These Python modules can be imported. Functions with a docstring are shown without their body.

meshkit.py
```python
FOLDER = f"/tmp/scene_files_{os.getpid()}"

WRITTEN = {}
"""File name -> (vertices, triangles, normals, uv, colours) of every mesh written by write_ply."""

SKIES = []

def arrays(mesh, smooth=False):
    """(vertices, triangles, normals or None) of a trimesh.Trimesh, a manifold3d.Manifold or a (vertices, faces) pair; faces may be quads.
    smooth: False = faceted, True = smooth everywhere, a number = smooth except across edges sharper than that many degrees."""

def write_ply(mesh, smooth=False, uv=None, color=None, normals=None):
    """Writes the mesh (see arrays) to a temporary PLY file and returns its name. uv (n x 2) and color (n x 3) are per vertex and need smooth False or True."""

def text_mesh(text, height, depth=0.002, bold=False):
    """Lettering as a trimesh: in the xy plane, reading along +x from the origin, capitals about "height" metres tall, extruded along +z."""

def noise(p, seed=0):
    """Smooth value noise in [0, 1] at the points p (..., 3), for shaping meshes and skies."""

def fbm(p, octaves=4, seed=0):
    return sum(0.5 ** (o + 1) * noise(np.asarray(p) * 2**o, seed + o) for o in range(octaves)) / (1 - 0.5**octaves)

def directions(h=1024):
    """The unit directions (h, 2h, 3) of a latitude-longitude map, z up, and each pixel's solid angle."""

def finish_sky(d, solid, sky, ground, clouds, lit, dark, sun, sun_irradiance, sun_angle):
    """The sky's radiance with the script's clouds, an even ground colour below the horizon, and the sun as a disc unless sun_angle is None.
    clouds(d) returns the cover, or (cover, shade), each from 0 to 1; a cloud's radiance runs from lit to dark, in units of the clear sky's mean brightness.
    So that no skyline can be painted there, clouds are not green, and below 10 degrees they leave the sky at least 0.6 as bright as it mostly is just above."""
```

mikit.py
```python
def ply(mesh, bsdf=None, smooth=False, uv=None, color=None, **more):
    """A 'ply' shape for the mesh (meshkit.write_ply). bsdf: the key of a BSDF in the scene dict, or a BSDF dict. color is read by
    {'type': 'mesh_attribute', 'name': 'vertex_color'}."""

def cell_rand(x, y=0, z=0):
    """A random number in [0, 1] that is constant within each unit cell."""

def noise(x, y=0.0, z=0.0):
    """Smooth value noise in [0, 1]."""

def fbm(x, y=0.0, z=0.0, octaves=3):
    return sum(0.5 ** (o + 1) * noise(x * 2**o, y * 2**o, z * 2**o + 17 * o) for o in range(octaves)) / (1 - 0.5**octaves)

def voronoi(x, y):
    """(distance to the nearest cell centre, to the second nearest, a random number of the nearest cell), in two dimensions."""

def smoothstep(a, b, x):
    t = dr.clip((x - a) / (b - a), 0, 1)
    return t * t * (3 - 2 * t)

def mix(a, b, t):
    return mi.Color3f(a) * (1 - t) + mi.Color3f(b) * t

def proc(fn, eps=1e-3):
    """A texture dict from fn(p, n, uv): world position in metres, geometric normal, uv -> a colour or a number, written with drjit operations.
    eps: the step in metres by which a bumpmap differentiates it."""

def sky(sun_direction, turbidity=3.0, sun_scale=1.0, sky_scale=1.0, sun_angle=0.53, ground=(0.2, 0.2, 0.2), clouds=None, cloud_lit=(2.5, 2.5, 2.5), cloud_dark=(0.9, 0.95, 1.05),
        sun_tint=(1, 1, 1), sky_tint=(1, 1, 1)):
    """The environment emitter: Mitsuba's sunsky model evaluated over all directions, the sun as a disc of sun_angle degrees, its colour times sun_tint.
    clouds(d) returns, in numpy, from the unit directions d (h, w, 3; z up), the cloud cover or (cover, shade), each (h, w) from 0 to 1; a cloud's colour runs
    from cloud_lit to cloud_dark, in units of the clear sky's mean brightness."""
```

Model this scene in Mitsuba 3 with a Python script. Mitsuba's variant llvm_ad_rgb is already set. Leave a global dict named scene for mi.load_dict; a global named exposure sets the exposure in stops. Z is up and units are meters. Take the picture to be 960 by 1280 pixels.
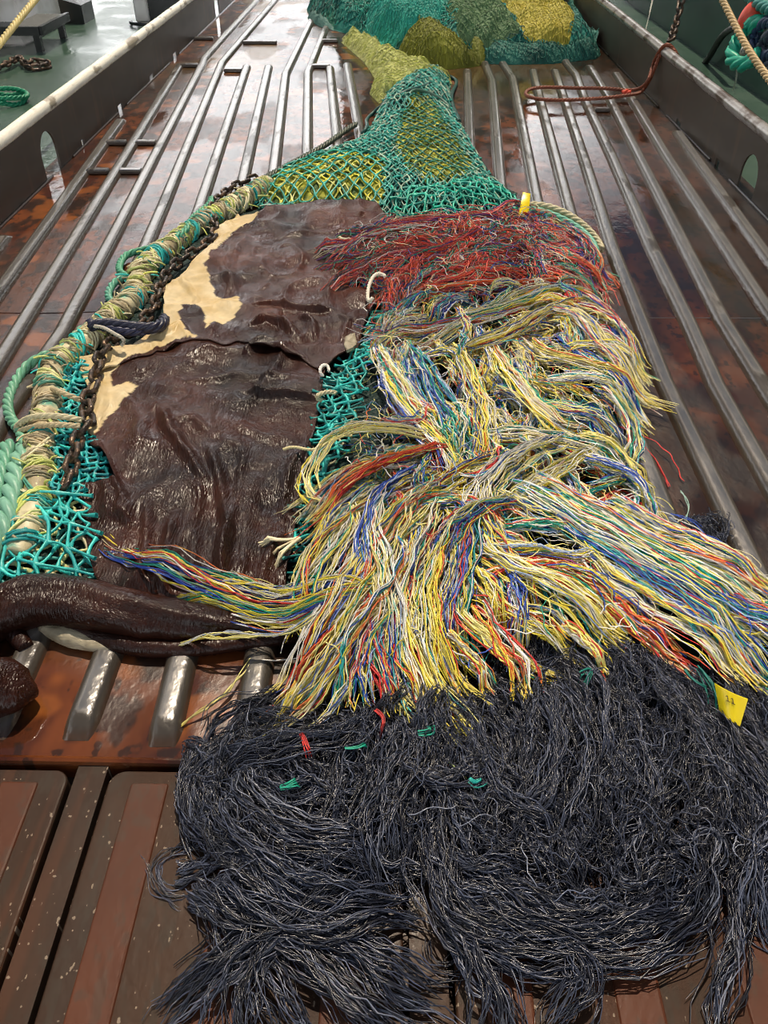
import math
import numpy as np, trimesh, shapely, drjit as dr, mitsuba as mi
from scipy.spatial import Delaunay
from scipy.interpolate import splprep, splev
import mikit, meshkit
from mikit import noise, fbm, smoothstep, mix, proc

# ------------------------------------------------------------------ camera, sky, sun, exposure
FOCAL, EYE = 1000.0, 1.6                       # focal length in pixels of a 960 x 1280 frame, eye height in metres
PITCH, YAW = math.atan(0.84), math.atan(20 / math.hypot(840, 1000))
FWD = np.array([-math.sin(YAW) * math.cos(PITCH), math.cos(YAW) * math.cos(PITCH), -math.sin(PITCH)])
RIGHT = np.cross(FWD, [0, 0, 1]); RIGHT /= np.linalg.norm(RIGHT)
UP = np.cross(RIGHT, FWD)
CAM = np.array([0, 0, EYE])
scene = {'type': 'scene'}
labels = {}
scene['camera'] = {'type': 'perspective', 'fov': math.degrees(2 * math.atan(480 / FOCAL)), 'fov_axis': 'x', 'near_clip': 0.05, 'far_clip': 200.0,
                   'to_world': mi.ScalarTransform4f().look_at(origin=CAM.tolist(), target=(CAM + FWD).tolist(), up=[0, 0, 1])}
exposure = -0.05


def cloud_cover(d):
    q = d / np.maximum(d[..., 2:3] + 0.22, 0.05)
    c = meshkit.fbm(np.stack([q[..., 0] * 0.9 + 3.1, q[..., 1] * 0.9 + 7.7, 0 * q[..., 0]], -1), 5, seed=4)
    haze = np.clip(1 - d[..., 2] / 0.42, 0, 1)            # a hazy bright day: the cloud thickens towards the horizon all round
    cover = np.clip((c - 0.46 + 0.45 * haze) / 0.25, 0, 1)
    shade = np.clip((meshkit.fbm(np.stack([q[..., 0] * 1.6, q[..., 1] * 1.6, 0 * q[..., 0] + 5], -1), 4, seed=9) - 0.5) / 0.3, 0, 1)
    return cover, shade * 0.5


SUN_AZ, SUN_EL = math.radians(3), math.radians(66)       # high, ahead of the camera
SUN = (math.sin(SUN_AZ) * math.cos(SUN_EL), math.cos(SUN_AZ) * math.cos(SUN_EL), math.sin(SUN_EL))
scene['sky'] = mikit.sky(SUN, turbidity=3.0, sun_scale=3.0, sky_scale=1.0, clouds=cloud_cover, cloud_lit=(30.0, 30.0, 30.0), cloud_dark=(11.0, 11.1, 11.3), ground=(0.06, 0.08, 0.09))

# ------------------------------------------------------------------ helpers
rng = np.random.default_rng(11)


def P(x, y, z=0.0):
    """The point of height z that stands at this place of the photograph."""
    d = FWD + (x - 480) / FOCAL * RIGHT + (640 - y) / FOCAL * UP
    return CAM + d * (z - EYE) / d[2]


def PX(x, y, X):
    d = FWD + (x - 480) / FOCAL * RIGHT + (640 - y) / FOCAL * UP
    return CAM + d * X / d[0]


def PS(x, y):
    """P(x, y, 0) for arrays -> (..., 2)."""
    x, y = np.asarray(x, float), np.asarray(y, float)
    d = FWD + ((x - 480) / FOCAL)[..., None] * RIGHT + ((640 - y) / FOCAL)[..., None] * UP
    return (CAM + d * (-EYE / d[..., 2:3]))[..., :2]


def world(pts, z=0.0):
    return np.array([P(p[0], p[1], p[2] if len(p) > 2 else z) for p in pts])


def poly(pts, z=0.0):
    return shapely.Polygon(world(pts, z)[:, :2]).buffer(0)


_used = {}


def key(name, parent=None):
    k = f'{parent}__{name}' if parent else name
    n = _used.get(k, 0)
    _used[k] = n + 1
    return f'{k}_{n:03d}' if n else k


def obj(name, mesh, bsdf, parent=None, smooth=30, color=None, uv=None, **more):
    k = key(name, parent)
    scene[k] = mikit.ply(mesh, bsdf, smooth=smooth, color=color, uv=uv)
    if more:
        labels[k] = more
    return k


def empty(name, **more):
    k = key(name)
    labels[k] = more
    return k


def spline(pts, step=0.02, closed=False):
    """Smooth resampled curve through 3-D points."""
    pts = np.asarray(pts, float)
    if len(pts) == 2:
        n = max(2, int(np.linalg.norm(pts[1] - pts[0]) / step) + 1)
        return pts[0] + np.linspace(0, 1, n)[:, None] * (pts[1] - pts[0])
    tck, _ = splprep(pts.T, s=0, k=min(3, len(pts) - 1), per=closed)
    c = np.array(splev(np.linspace(0, 1, 400), tck)).T
    s = np.r_[0, np.cumsum(np.linalg.norm(np.diff(c, axis=0), axis=1))]
    n = max(3, int(s[-1] / step) + 1)
    t = np.linspace(0, s[-1], n)
    return np.stack([np.interp(t, s, c[:, k]) for k in range(3)], 1)


def frames(c):
    """Tangent, side and up vectors along many curves c (S, M, 3)."""
    t = np.gradient(c, axis=1)
    t /= np.linalg.norm(t, axis=2, keepdims=True) + 1e-12
    ref = np.where(np.abs(t[..., 2:3]) > 0.92, [1.0, 0, 0], [0, 0, 1.0])
    a = np.cross(t, ref)
    a /= np.linalg.norm(a, axis=2, keepdims=True) + 1e-12
    return t, a, np.cross(a, t)


def tubes(c, r, sides=3, cap=False):
    """Tubes around curves c (S, M, 3) of radius r (scalar, (S,), (S, M)); returns vertices (S*M*sides, 3) and triangles."""
    c = np.asarray(c, float)
    if c.ndim == 2:
        c = c[None]
    S, M, _ = c.shape
    r = np.asarray(r, float)
    r = np.broadcast_to(r[:, None] if r.ndim == 1 and len(r) == S and S > 1 else r, (S, M))
    t, a, b = frames(c)
    ang = np.arange(sides) * 2 * np.pi / sides
    v = c[:, :, None] + r[..., None, None] * (np.cos(ang)[:, None] * a[:, :, None] + np.sin(ang)[:, None] * b[:, :, None])
    idx = np.arange(S * M * sides).reshape(S, M, sides)
    q0, q1 = idx[:, :-1], idx[:, 1:]
    n0, n1 = np.roll(q0, -1, 2), np.roll(q1, -1, 2)
    f = np.concatenate([np.stack([q0, n0, n1], -1).reshape(-1, 3), np.stack([q0, n1, q1], -1).reshape(-1, 3)])
    v = v.reshape(-1, 3)
    if cap:
        ends = []
        base = len(v)
        extra = []
        for e, flip in ((0, True), (M - 1, False)):
            ci = base + len(extra) * S + np.arange(S)
            extra.append(c[:, e])
            for k in range(sides):
                i, j = idx[:, e, k], idx[:, e, (k + 1) % sides]
                ends.append(np.stack([ci, j, i] if flip else [ci, i, j], -1))
        v = np.vstack([v] + extra)
        f = np.vstack([f] + ends)
    return v, f


def mesh_of(v, f):
    return trimesh.Trimesh(v, f, process=False)


def cat(parts):
    vs, fs, cs, at = [], [], [], 0
    for p in parts:
        vs.append(p[0]); fs.append(np.asarray(p[1]) + at); at += len(p[0])
        if len(p) > 2:
            cs.append(np.broadcast_to(p[2], (len(p[0]), 3)))
    return np.vstack(vs), np.vstack(fs), (np.vstack(cs) if cs else None)


def box(x0, x1, y0, y1, z0, z1, bevel=0.0):
    if bevel:
        import manifold3d
        pts = [(x, y, z) for x in (x0 + bevel, x1 - bevel) for y in (y0 + bevel, y1 - bevel) for z in (z0, z1)]
        pts += [(x, y, z) for x in (x0, x1) for y in (y0 + bevel, y1 - bevel) for z in (z0 + bevel, z1 - bevel)]
        pts += [(x, y, z) for x in (x0 + bevel, x1 - bevel) for y in (y0, y1) for z in (z0 + bevel, z1 - bevel)]
        return trimesh.convex.convex_hull(np.array(pts))
    m = trimesh.creation.box((x1 - x0, y1 - y0, z1 - z0))
    m.apply_translation(((x0 + x1) / 2, (y0 + y1) / 2, (z0 + z1) / 2))
    return m


def hash_noise(p, s, seed=0, octaves=3):
    p = np.asarray(p, float)
    if p.shape[-1] == 2:
        p = np.concatenate([p, np.zeros(p.shape[:-1] + (1,))], -1)
    return meshkit.fbm(p * s + 31.7, octaves, seed) - 0.5


# ------------------------------------------------------------------ materials
def principled(color, rough, **k):
    d = {'type': 'principled', 'base_color': color if isinstance(color, dict) else {'type': 'rgb', 'value': list(color)}, 'roughness': rough}
    d.update(k)
    return {'type': 'twosided', 'm': d}


def bumped(bsdf, fn, scale, eps=1e-3):
    return {'type': 'twosided', 'b': {'type': 'bumpmap', 'tex': proc(fn, eps), 'scale': scale, 'm': bsdf['m']}}


def deck_color(p, n, uv):
    a = fbm(p.x * 2.3, p.y * 1.1, 0, 4)
    b = fbm(p.x * 9, p.y * 5 + 4, 2, 4)
    c = fbm(p.x * 34, p.y * 26, 5, 3)
    red = mix([0.045, 0.012, 0.005], [0.125, 0.036, 0.010], smoothstep(0.3, 0.7, b))
    brown = mix([0.017, 0.0085, 0.004], [0.042, 0.019, 0.0085], b)
    side = smoothstep(0.3, 1.1, p.x + (a - 0.5) * 1.4)            # the right side carries more mud, the left side more bare rust
    t = dr.clip(smoothstep(0.36, 0.62, a + 0.28 * (b - 0.5)) * 0.75 + 0.55 * side - 0.15, 0, 1)
    far = smoothstep(5.0, 8.0, p.y)
    col = mix(red, brown, dr.clip(t + 0.5 * far, 0, 1))
    spot = smoothstep(0.60, 0.74, c)
    col = mix(col, [0.016, 0.010, 0.007], dr.clip(spot * 0.75 + 0.8 * smoothstep(0.50, 0.64, fbm(p.x * 11 + 3, p.y * 7, 6, 4)), 0, 0.9))
    orange = smoothstep(0.62, 0.75, fbm(p.x * 6 + 9, p.y * 6, 1, 3)) * (1 - side)
    col = mix(col, [0.24, 0.075, 0.015], orange * 0.6)
    sand = smoothstep(0.5, 0.62, fbm(p.x * 2.2 + 2, p.y * 0.9, 8, 3)) * smoothstep(7.4, 9.0, p.y)
    return mix(col, [0.12, 0.075, 0.032], sand * 0.8) * (1 - 0.25 * side)


def deck_rough(p, n, uv):
    w = fbm(p.x * 3.0, p.y * 1.3 + 3, 4, 4)
    g = fbm(p.x * 30, p.y * 18, 1, 3)
    return dr.clip(0.04 + 0.26 * smoothstep(0.48, 0.60, w) + 0.10 * (g - 0.45), 0.03, 0.4)


def deck_bump(p, n, uv):
    w = smoothstep(0.42, 0.62, fbm(p.x * 3.0, p.y * 1.3 + 3, 4, 4))
    return 0.35 * fbm(p.x * 22, p.y * 14, 3, 3) + (0.25 + 0.75 * w) * 0.5 * fbm(p.x * 90, p.y * 60, 3, 3)


scene['deck'] = bumped(principled(proc(deck_color), proc(deck_rough), specular=0.85, clearcoat=0.2, clearcoat_gloss=0.96), deck_bump, 0.0017)


def plate_color(p, n, uv):
    b = fbm(p.x * 7, p.y * 5, 2, 4)
    c = fbm(p.x * 60, p.y * 22, 5, 3)
    streak = fbm(p.x * 26, p.y * 1.6, 9, 3)
    col = mix([0.020, 0.010, 0.006], [0.046, 0.020, 0.009], b)
    col = mix(col, [0.030, 0.020, 0.013], smoothstep(0.52, 0.72, c) * 0.7)
    col = mix(col, [0.07, 0.022, 0.008], smoothstep(0.55, 0.7, streak) * 0.4)
    return mix(col, [0.30, 0.24, 0.18], smoothstep(0.83, 0.86, fbm(p.x * 120, p.y * 85, 7, 2)) * 0.6)


scene['plate'] = bumped(principled(proc(plate_color), proc(lambda p, n, uv: 0.5 + 0.25 * fbm(p.x * 8, p.y * 5, 1, 3)), specular=0.22, clearcoat=0.03, clearcoat_gloss=0.9), deck_bump, 0.0022)
scene['strip'] = bumped(principled(proc(lambda p, n, uv: mix(mix([0.055, 0.017, 0.008], [0.090, 0.027, 0.011], fbm(p.x * 9, p.y * 6, 2, 4)), [0.05, 0.03, 0.02], smoothstep(0.55, 0.75, fbm(p.x * 50, p.y * 30, 2, 3)) * 0.6)), 0.58, specular=0.22, clearcoat=0.03, clearcoat_gloss=0.9), deck_bump, 0.0022)


def rib_worn(p):
    """1 where the crown of a rib is scraped to bare bright steel by the gear dragged over it."""
    return smoothstep(0.0246, 0.0270, p.z) * smoothstep(0.26, 0.42, fbm(p.x * 10, p.y * 3, 0, 4))


def rib_color(p, n, uv):
    a = fbm(p.x * 14, p.y * 5, p.z * 30, 4)
    base = mix([0.026, 0.022, 0.018], [0.065, 0.057, 0.048], a)
    base = mix(base, [0.05, 0.026, 0.014], smoothstep(0.016, 0.004, p.z) * 0.7)
    return mix(base, [0.40, 0.385, 0.365], rib_worn(p))


scene['rib_steel'] = bumped(principled(proc(rib_color), proc(lambda p, n, uv: 0.12 + 0.20 * fbm(p.x * 20, p.y * 8, 1, 3)), metallic=proc(lambda p, n, uv: rib_worn(p) * 0.95), specular=0.6, clearcoat=0.4, clearcoat_gloss=0.9),
                            lambda p, n, uv: fbm(p.x * 60, p.y * 40, p.z * 60, 3), 0.002)


def wall_color(p, n, uv):
    a = fbm(p.x * 3, p.y * 1.8, p.z * 5, 4)
    s = fbm(p.x * 10, p.y * 14, p.z * 1.5, 3)
    col = mix([0.034, 0.025, 0.018], [0.078, 0.060, 0.044], a)
    return mix(col, [0.10, 0.055, 0.03], smoothstep(0.58, 0.75, s) * 0.45)


scene['coaming_steel'] = bumped(principled(proc(wall_color), 0.42, specular=0.5), lambda p, n, uv: fbm(p.x * 30, p.y * 25, p.z * 30, 3), 0.003)
scene['white_rail'] = principled(proc(lambda p, n, uv: mix([0.74, 0.71, 0.60], [0.28, 0.24, 0.17], smoothstep(0.55, 0.72, fbm(p.x * 14, p.y * 9, p.z * 14, 4)))), 0.4)
scene['steel_rail'] = principled(proc(lambda p, n, uv: mix([0.34, 0.32, 0.30], [0.11, 0.08, 0.06], smoothstep(0.46, 0.66, fbm(p.x * 11, p.y * 7, p.z * 11, 4)))), 0.3, metallic=0.5)
scene['green_deck'] = bumped(principled(proc(lambda p, n, uv: mix([0.022, 0.048, 0.036], [0.05, 0.09, 0.066], fbm(p.x * 2, p.y * 2, 0, 4))), proc(lambda p, n, uv: 0.05 + 0.25 * smoothstep(0.4, 0.65, fbm(p.x * 2, p.y * 2, 3, 3))), specular=0.5, clearcoat=0.4, clearcoat_gloss=0.95),
                             lambda p, n, uv: fbm(p.x * 25, p.y * 25, 0, 3), 0.003)
scene['green_paint'] = principled(proc(lambda p, n, uv: mix([0.016, 0.042, 0.03], [0.03, 0.075, 0.055], fbm(p.x * 2, p.y * 2, p.z * 3, 4))), 0.3, specular=0.5)
scene['white_paint'] = principled(proc(lambda p, n, uv: mix([0.62, 0.61, 0.58], [0.42, 0.39, 0.34], smoothstep(0.45, 0.7, fbm(p.x * 3, p.y * 3, p.z * 2, 4)))), 0.45)
scene['black_paint'] = principled((0.012, 0.014, 0.014), 0.3)
scene['grey_steel'] = principled((0.11, 0.115, 0.11), 0.4, metallic=0.4)
scene['chain_steel'] = bumped(principled(proc(lambda p, n, uv: mix([0.045, 0.035, 0.028], [0.14, 0.085, 0.05], smoothstep(0.4, 0.7, fbm(p.x * 40, p.y * 40, p.z * 40, 3)))), 0.36, metallic=0.45, specular=0.5),
                              lambda p, n, uv: fbm(p.x * 150, p.y * 150, p.z * 150, 2), 0.003)
vc = {'type': 'mesh_attribute', 'name': 'vertex_color'}
scene['twine'] = principled(vc, 0.42, specular=0.45, sheen=0.25)
scene['black_twine'] = principled(vc, 0.30, specular=0.9)
scene['netting_cloth'] = bumped(principled(vc, 0.6, specular=0.3, sheen=0.4), lambda p, n, uv: fbm(p.x * 60, p.y * 60, p.z * 60, 3), 0.02)


def hair(p, n, uv):
    w = fbm(p.x * 9, p.y * 9, 0, 2)
    return 0.6 * noise(p.x * 420 + 5 * w, p.y * 65 + 40 * w, p.z * 60) + 0.8 * fbm(p.x * 60 + 3 * w, p.y * 25, p.z * 30, 3)


scene['hide'] = bumped(principled(vc, proc(lambda p, n, uv: 0.20 + 0.26 * fbm(p.x * 14, p.y * 14, 2, 3)), specular=0.32, sheen=0.03), hair, 0.005)
scene['flesh'] = bumped(principled(proc(lambda p, n, uv: mix([0.42, 0.38, 0.27], [0.15, 0.12, 0.07], fbm(p.x * 40, p.y * 40, p.z * 40, 4))), 0.5), lambda p, n, uv: fbm(p.x * 90, p.y * 90, p.z * 90, 3), 0.006)
scene['yellow_plastic'] = principled((0.80, 0.62, 0.01), 0.3, specular=0.5)
scene['ink'] = principled((0.10, 0.07, 0.015), 0.5)
scene['red_float'] = principled((0.62, 0.07, 0.035), 0.35)

# ------------------------------------------------------------------ the deck
XL, XR, Y0, Y1 = -2.135, 2.045, -0.6, 18.0
Y_STEP = float(P(110, 956)[1])                       # where the corrugated plates end and the hatch plates begin


def sheet(x0, x1, y0, y1, z0, z1):
    return box(x0, x1, y0, y1, z0, z1)


yT = float(P(60, 963)[1])
obj('floor', sheet(XL - 0.1, XR + 0.1, yT + 0.014, Y1, -0.06, 0.0), 'deck', smooth=False, kind='structure', label='rust red and brown wet steel deck between the two low coamings', )
SEAM = 3.24
for x0, x1 in ((XL, -1.2), (1.02, XR)):
    obj('weld_seam', mesh_of(*tubes(spline([(x0, SEAM + 0.04 * (x0 < 0), -0.001), ((x0 + x1) / 2, SEAM + .005, 0.0), (x1, SEAM + 0.04 * (x1 < 0), -0.001)], 0.1), 0.004, 6)), 'deck', 'floor')

prof = np.array([(-.042, -.002), (-.036, .012), (-.030, .021), (-.023, .0255), (-.010, .0275), (.010, .0275), (.023, .0255), (.030, .021), (.036, .012), (.042, -.002)])


def rib(pts, cut0=True, cut1=True):
    w = world(pts)
    out = [w[0]]
    for a, b in zip(w[:-1], w[1:]):
        n = max(1, int(np.linalg.norm(b - a) / 0.25))
        out += [a + (b - a) * (k + 1) / n for k in range(n)]
    c = np.array(out)
    L = np.r_[0, np.cumsum(np.linalg.norm(np.diff(c, axis=0), axis=1))]
    # extra rings for the sloped ends
    extra = sorted(set(np.round(np.r_[L, [0.02, 0.045, 0.07], L[-1] - np.array([0.02, 0.045, 0.07])], 4)))
    c = np.stack([np.interp(extra, L, c[:, k]) for k in range(3)], 1)
    s = np.array(extra)
    t = np.gradient(c[:, :2], axis=0)
    t /= np.linalg.norm(t, axis=1, keepdims=True)
    side = np.stack([t[:, 1], -t[:, 0]], 1)
    h = np.ones(len(s))
    if cut0: h = np.minimum(h, 0.06 + s / 0.055)
    if cut1: h = np.minimum(h, 0.06 + (s[-1] - s) / 0.055)
    h = np.clip(h, 0, 1)
    v = np.zeros((len(s), len(prof), 3))
    v[:, :, :2] = c[:, None, :2] + prof[None, :, :1] * side[:, None] * (0.8 + 0.2 * h)[:, None, None]
    v[:, :, 2] = prof[None, :, 1] * h[:, None] - 0.001
    m, k = len(s), len(prof)
    idx = np.arange(m * k).reshape(m, k)
    q = np.stack([idx[:-1, :-1], idx[:-1, 1:], idx[1:, 1:], idx[1:, :-1]], -1).reshape(-1, 4)
    f = np.vstack([q[:, [0, 1, 2]], q[:, [0, 2, 3]]])
    for e in (0, m - 1):
        for j in range(1, k - 1):
            f = np.vstack([f, [[idx[e, 0], idx[e, j], idx[e, j + 1]]]])
    mesh = mesh_of(v.reshape(-1, 3), f)
    mesh.fix_normals()
    return mesh


RIBS = [
    [(8, 295), (0, 306), (-90, 425), (-400, 800)],
    [(152, 150), (117, 200), (60, 281), (0, 366), (-120, 540), (-330, 860)],
    [(226, 81), (155, 200), (0, 455), (-110, 620), (-270, 880)],
    [(345, -25), (322, 0), (255, 75), (252, 83), (192, 200), (147, 288), (90, 395), (77, 420), (0, 530), (-170, 880)],
    [(370, -28), (345, 0), (277, 80), (204, 260), (146, 395), (84, 500), (-70, 890)],
    [(309, 83), (253, 252), (207, 395), (41, 810), (-10, 925)],
    [(336, 83), (305, 222), (269, 395), (135, 820), (95, 926)],
    [(415, -22), (402, 0), (387, 32), (357, 94), (345, 195), (320, 395), (230, 815), (203, 934)],
    [(432, -20), (422, 0), (407, 37), (385, 92), (384, 200), (384, 395), (322, 840), (308, 930)],
    [(412, 84), (420, 160), (441, 395), (412, 930)],
    [(434, 80), (446, 145), (492, 395), (512, 932)],
    [(584, 88), (586, 163), (593, 395), (616, 932)],
    [(605, 78), (615, 103), (624, 217), (640, 395), (720, 932)],
    [(600, 40), (625, 75), (641, 100), (668, 239), (700, 395), (760, 600), (830, 932)],
    [(666, 88), (674, 122), (712, 266), (748, 395), (782, 517), (830, 642), (940, 932)],
    [(693, 88), (730, 200), (765, 312), (797, 395), (830, 480), (945, 720), (1045, 932)],
    [(690, 50), (710, 83), (720, 95), (733, 130), (766, 200), (814, 310), (860, 405), (895, 485), (957, 597), (1140, 932)],
    [(736, 83), (744, 95), (762, 125), (800, 200), (857, 312), (904, 405), (960, 495), (1240, 932)],
    [(769, 92), (790, 125), (835, 200), (960, 392), (1030, 490), (1340, 932)],
    [(845, 165), (870, 200), (960, 325), (1060, 455), (1440, 932)],
]
for r in RIBS:
    obj('rib', rib(r), 'rib_steel', 'floor', smooth=35)

# short cross bars welded between the ribs
for x, y, w, h in ((146, 181, .145, .06), (183, 181, .145, .06), (123, 217, .145, .06), (164, 217, .145, .06), (237, 84, .17, .07), (292, 90, .17, .07), (401, 85, .17, .07), (325, 55, .35, .06), (412, 53, .17, .06), (255, 50, .2, .06),
                   (752, 140, .12, .05)):
    c = P(x, y)
    obj('cross_bar', box(c[0] - w / 2, c[0] + w / 2, c[1] - h / 2, c[1] + h / 2, -0.002, 0.03, 0.01), 'rib_steel', 'floor', smooth=False)


# hatch plates in the foreground, each a slab with rounded corners and raised strips
def plate(x0, x1, y0, y1, r=0.035, z0=-0.03, z1=0.010):
    import manifold3d
    pts = []
    sh = shapely.box(x0 + r, y0 + r, x1 - r, y1 - r).buffer(r, 6)
    layers = []
    for inset, z in ((0, z0), (0, z1 - 0.005), (0.0025, z1 - 0.0012), (0.006, z1)):
        g = np.array(sh.buffer(-inset, 6).exterior.coords)[:-1] if inset else np.array(sh.exterior.coords)[:-1]
        layers.append(np.c_[g, np.full(len(g), z)])
    return trimesh.convex.convex_hull(np.vstack(layers))


edges = [(-1.9, -1.19), (-1.09, float(P(89, 965)[0])), (float(P(140, 965)[0]), float(P(503, 965)[0])), (float(P(556, 965)[0]), float(P(930, 965)[0])), (1.02, 1.75)]
edges[1] = (float(P(89, 965)[0]) - 0.62, float(P(89, 965)[0]))
edges[0] = (edges[1][0] - 0.78, edges[1][0] - 0.09)
obj('hatch_bed', sheet(XL - 0.1, XR + 0.1, Y0, yT + 0.02, -0.12, -0.05), 'plate', 'floor', smooth=False)
lefts, rights = [XL] + [e[1] + 0.012 for e in edges], [e[0] - 0.012 for e in edges] + [XR]
for x0, x1 in zip(lefts, rights):
    obj('frame_bar', sheet(x0, x1, Y0, yT + 0.014, -0.05, -0.0005), 'plate', 'floor', smooth=False)
for i, (x0, x1) in enumerate(edges):
    k = obj('hatch_plate', plate(x0, x1, -0.5, yT, z0=-0.05, z1=0.005), 'plate', 'floor', smooth=25)
    n = 3
    for j in range(n):
        cx = x0 + (x1 - x0) * (0.145 + j * 0.345)
        obj('raised_strip', plate(cx - 0.042, cx + 0.042, -0.46, yT - 0.032, 0.008, 0.003, 0.0095), 'strip', k, smooth=25)
for x0, x1 in ((-0.30, 0.6), (-1.6, -0.42)):
    obj('weld_seam', mesh_of(*tubes(spline([(x0, yT + .022, 0.001), ((x0 + x1) / 2, yT + .024, 0.004), (x1, yT + .022, 0.001)], 0.05), 0.010, 8)), 'deck', 'floor')


# ------------------------------------------------------------------ the coamings on both sides
def coaming(x, outward, cuts, arches):
    """A vertical plate along y with half-round scuppers cut from its foot."""
    outline = shapely.box(Y0, -0.04, Y1, 0.35)
    for y, r, h in arches:
        a = np.linspace(0, np.pi, 16)
        outline = outline.difference(shapely.Polygon([(y - r, -0.1)] + [(y - r * math.cos(t), h - r + r * math.sin(t)) for t in a] + [(y + r, -0.1)]))
    for y, w in cuts:
        outline = outline.difference(shapely.box(y - w / 2, -0.1, y + w / 2, 0.045))
    m = trimesh.creation.extrude_polygon(outline, 0.012)
    v = m.vertices.copy()
    m.vertices = np.c_[x + outward * v[:, 2], v[:, 0], v[:, 1]]
    m.fix_normals()
    return m


ya_l, ya_r = float(P(62, 218)[1]), float(P(940, 243)[1])
kl = obj('wall_left', coaming(XL, -1, [(float(P(152, 138)[1]), .12), (float(P(193, 100)[1]), .14), (float(P(225, 72)[1]), .16), (float(P(103, 183)[1]), .05)], [(ya_l, 0.13, 0.25), (1.6, .13, .25), (11, .13, .25)]), 'coaming_steel', smooth=False,
         kind='structure', label='low dark brown steel coaming on the left with a white top rail and half round scupper')
kr = obj('wall_right', coaming(XR, 1, [(float(P(845, 158)[1]), .12), (float(P(896, 208)[1]), .07)], [(ya_r, 0.13, 0.22), (1.2, .13, .22)]), 'coaming_steel', smooth=False,
         kind='structure', label='low dark steel coaming on the right with a bare metal top rail')


def rail(x, r, bsdf, k, seed):
    c = spline([(x, Y0, 0.35), (x, 9, 0.35), (x, Y1, 0.35)], 0.06)
    c[:, 0] += 0.006 * hash_noise(c, 2.5, seed); c[:, 2] += 0.012 * hash_noise(c, 2.0, seed + 1)
    rr = r * (1 + 0.10 * hash_noise(c, 6, seed + 2))
    obj('top_rail', mesh_of(*tubes(c, rr[None], 14, True)), bsdf, k, smooth=True)


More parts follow.
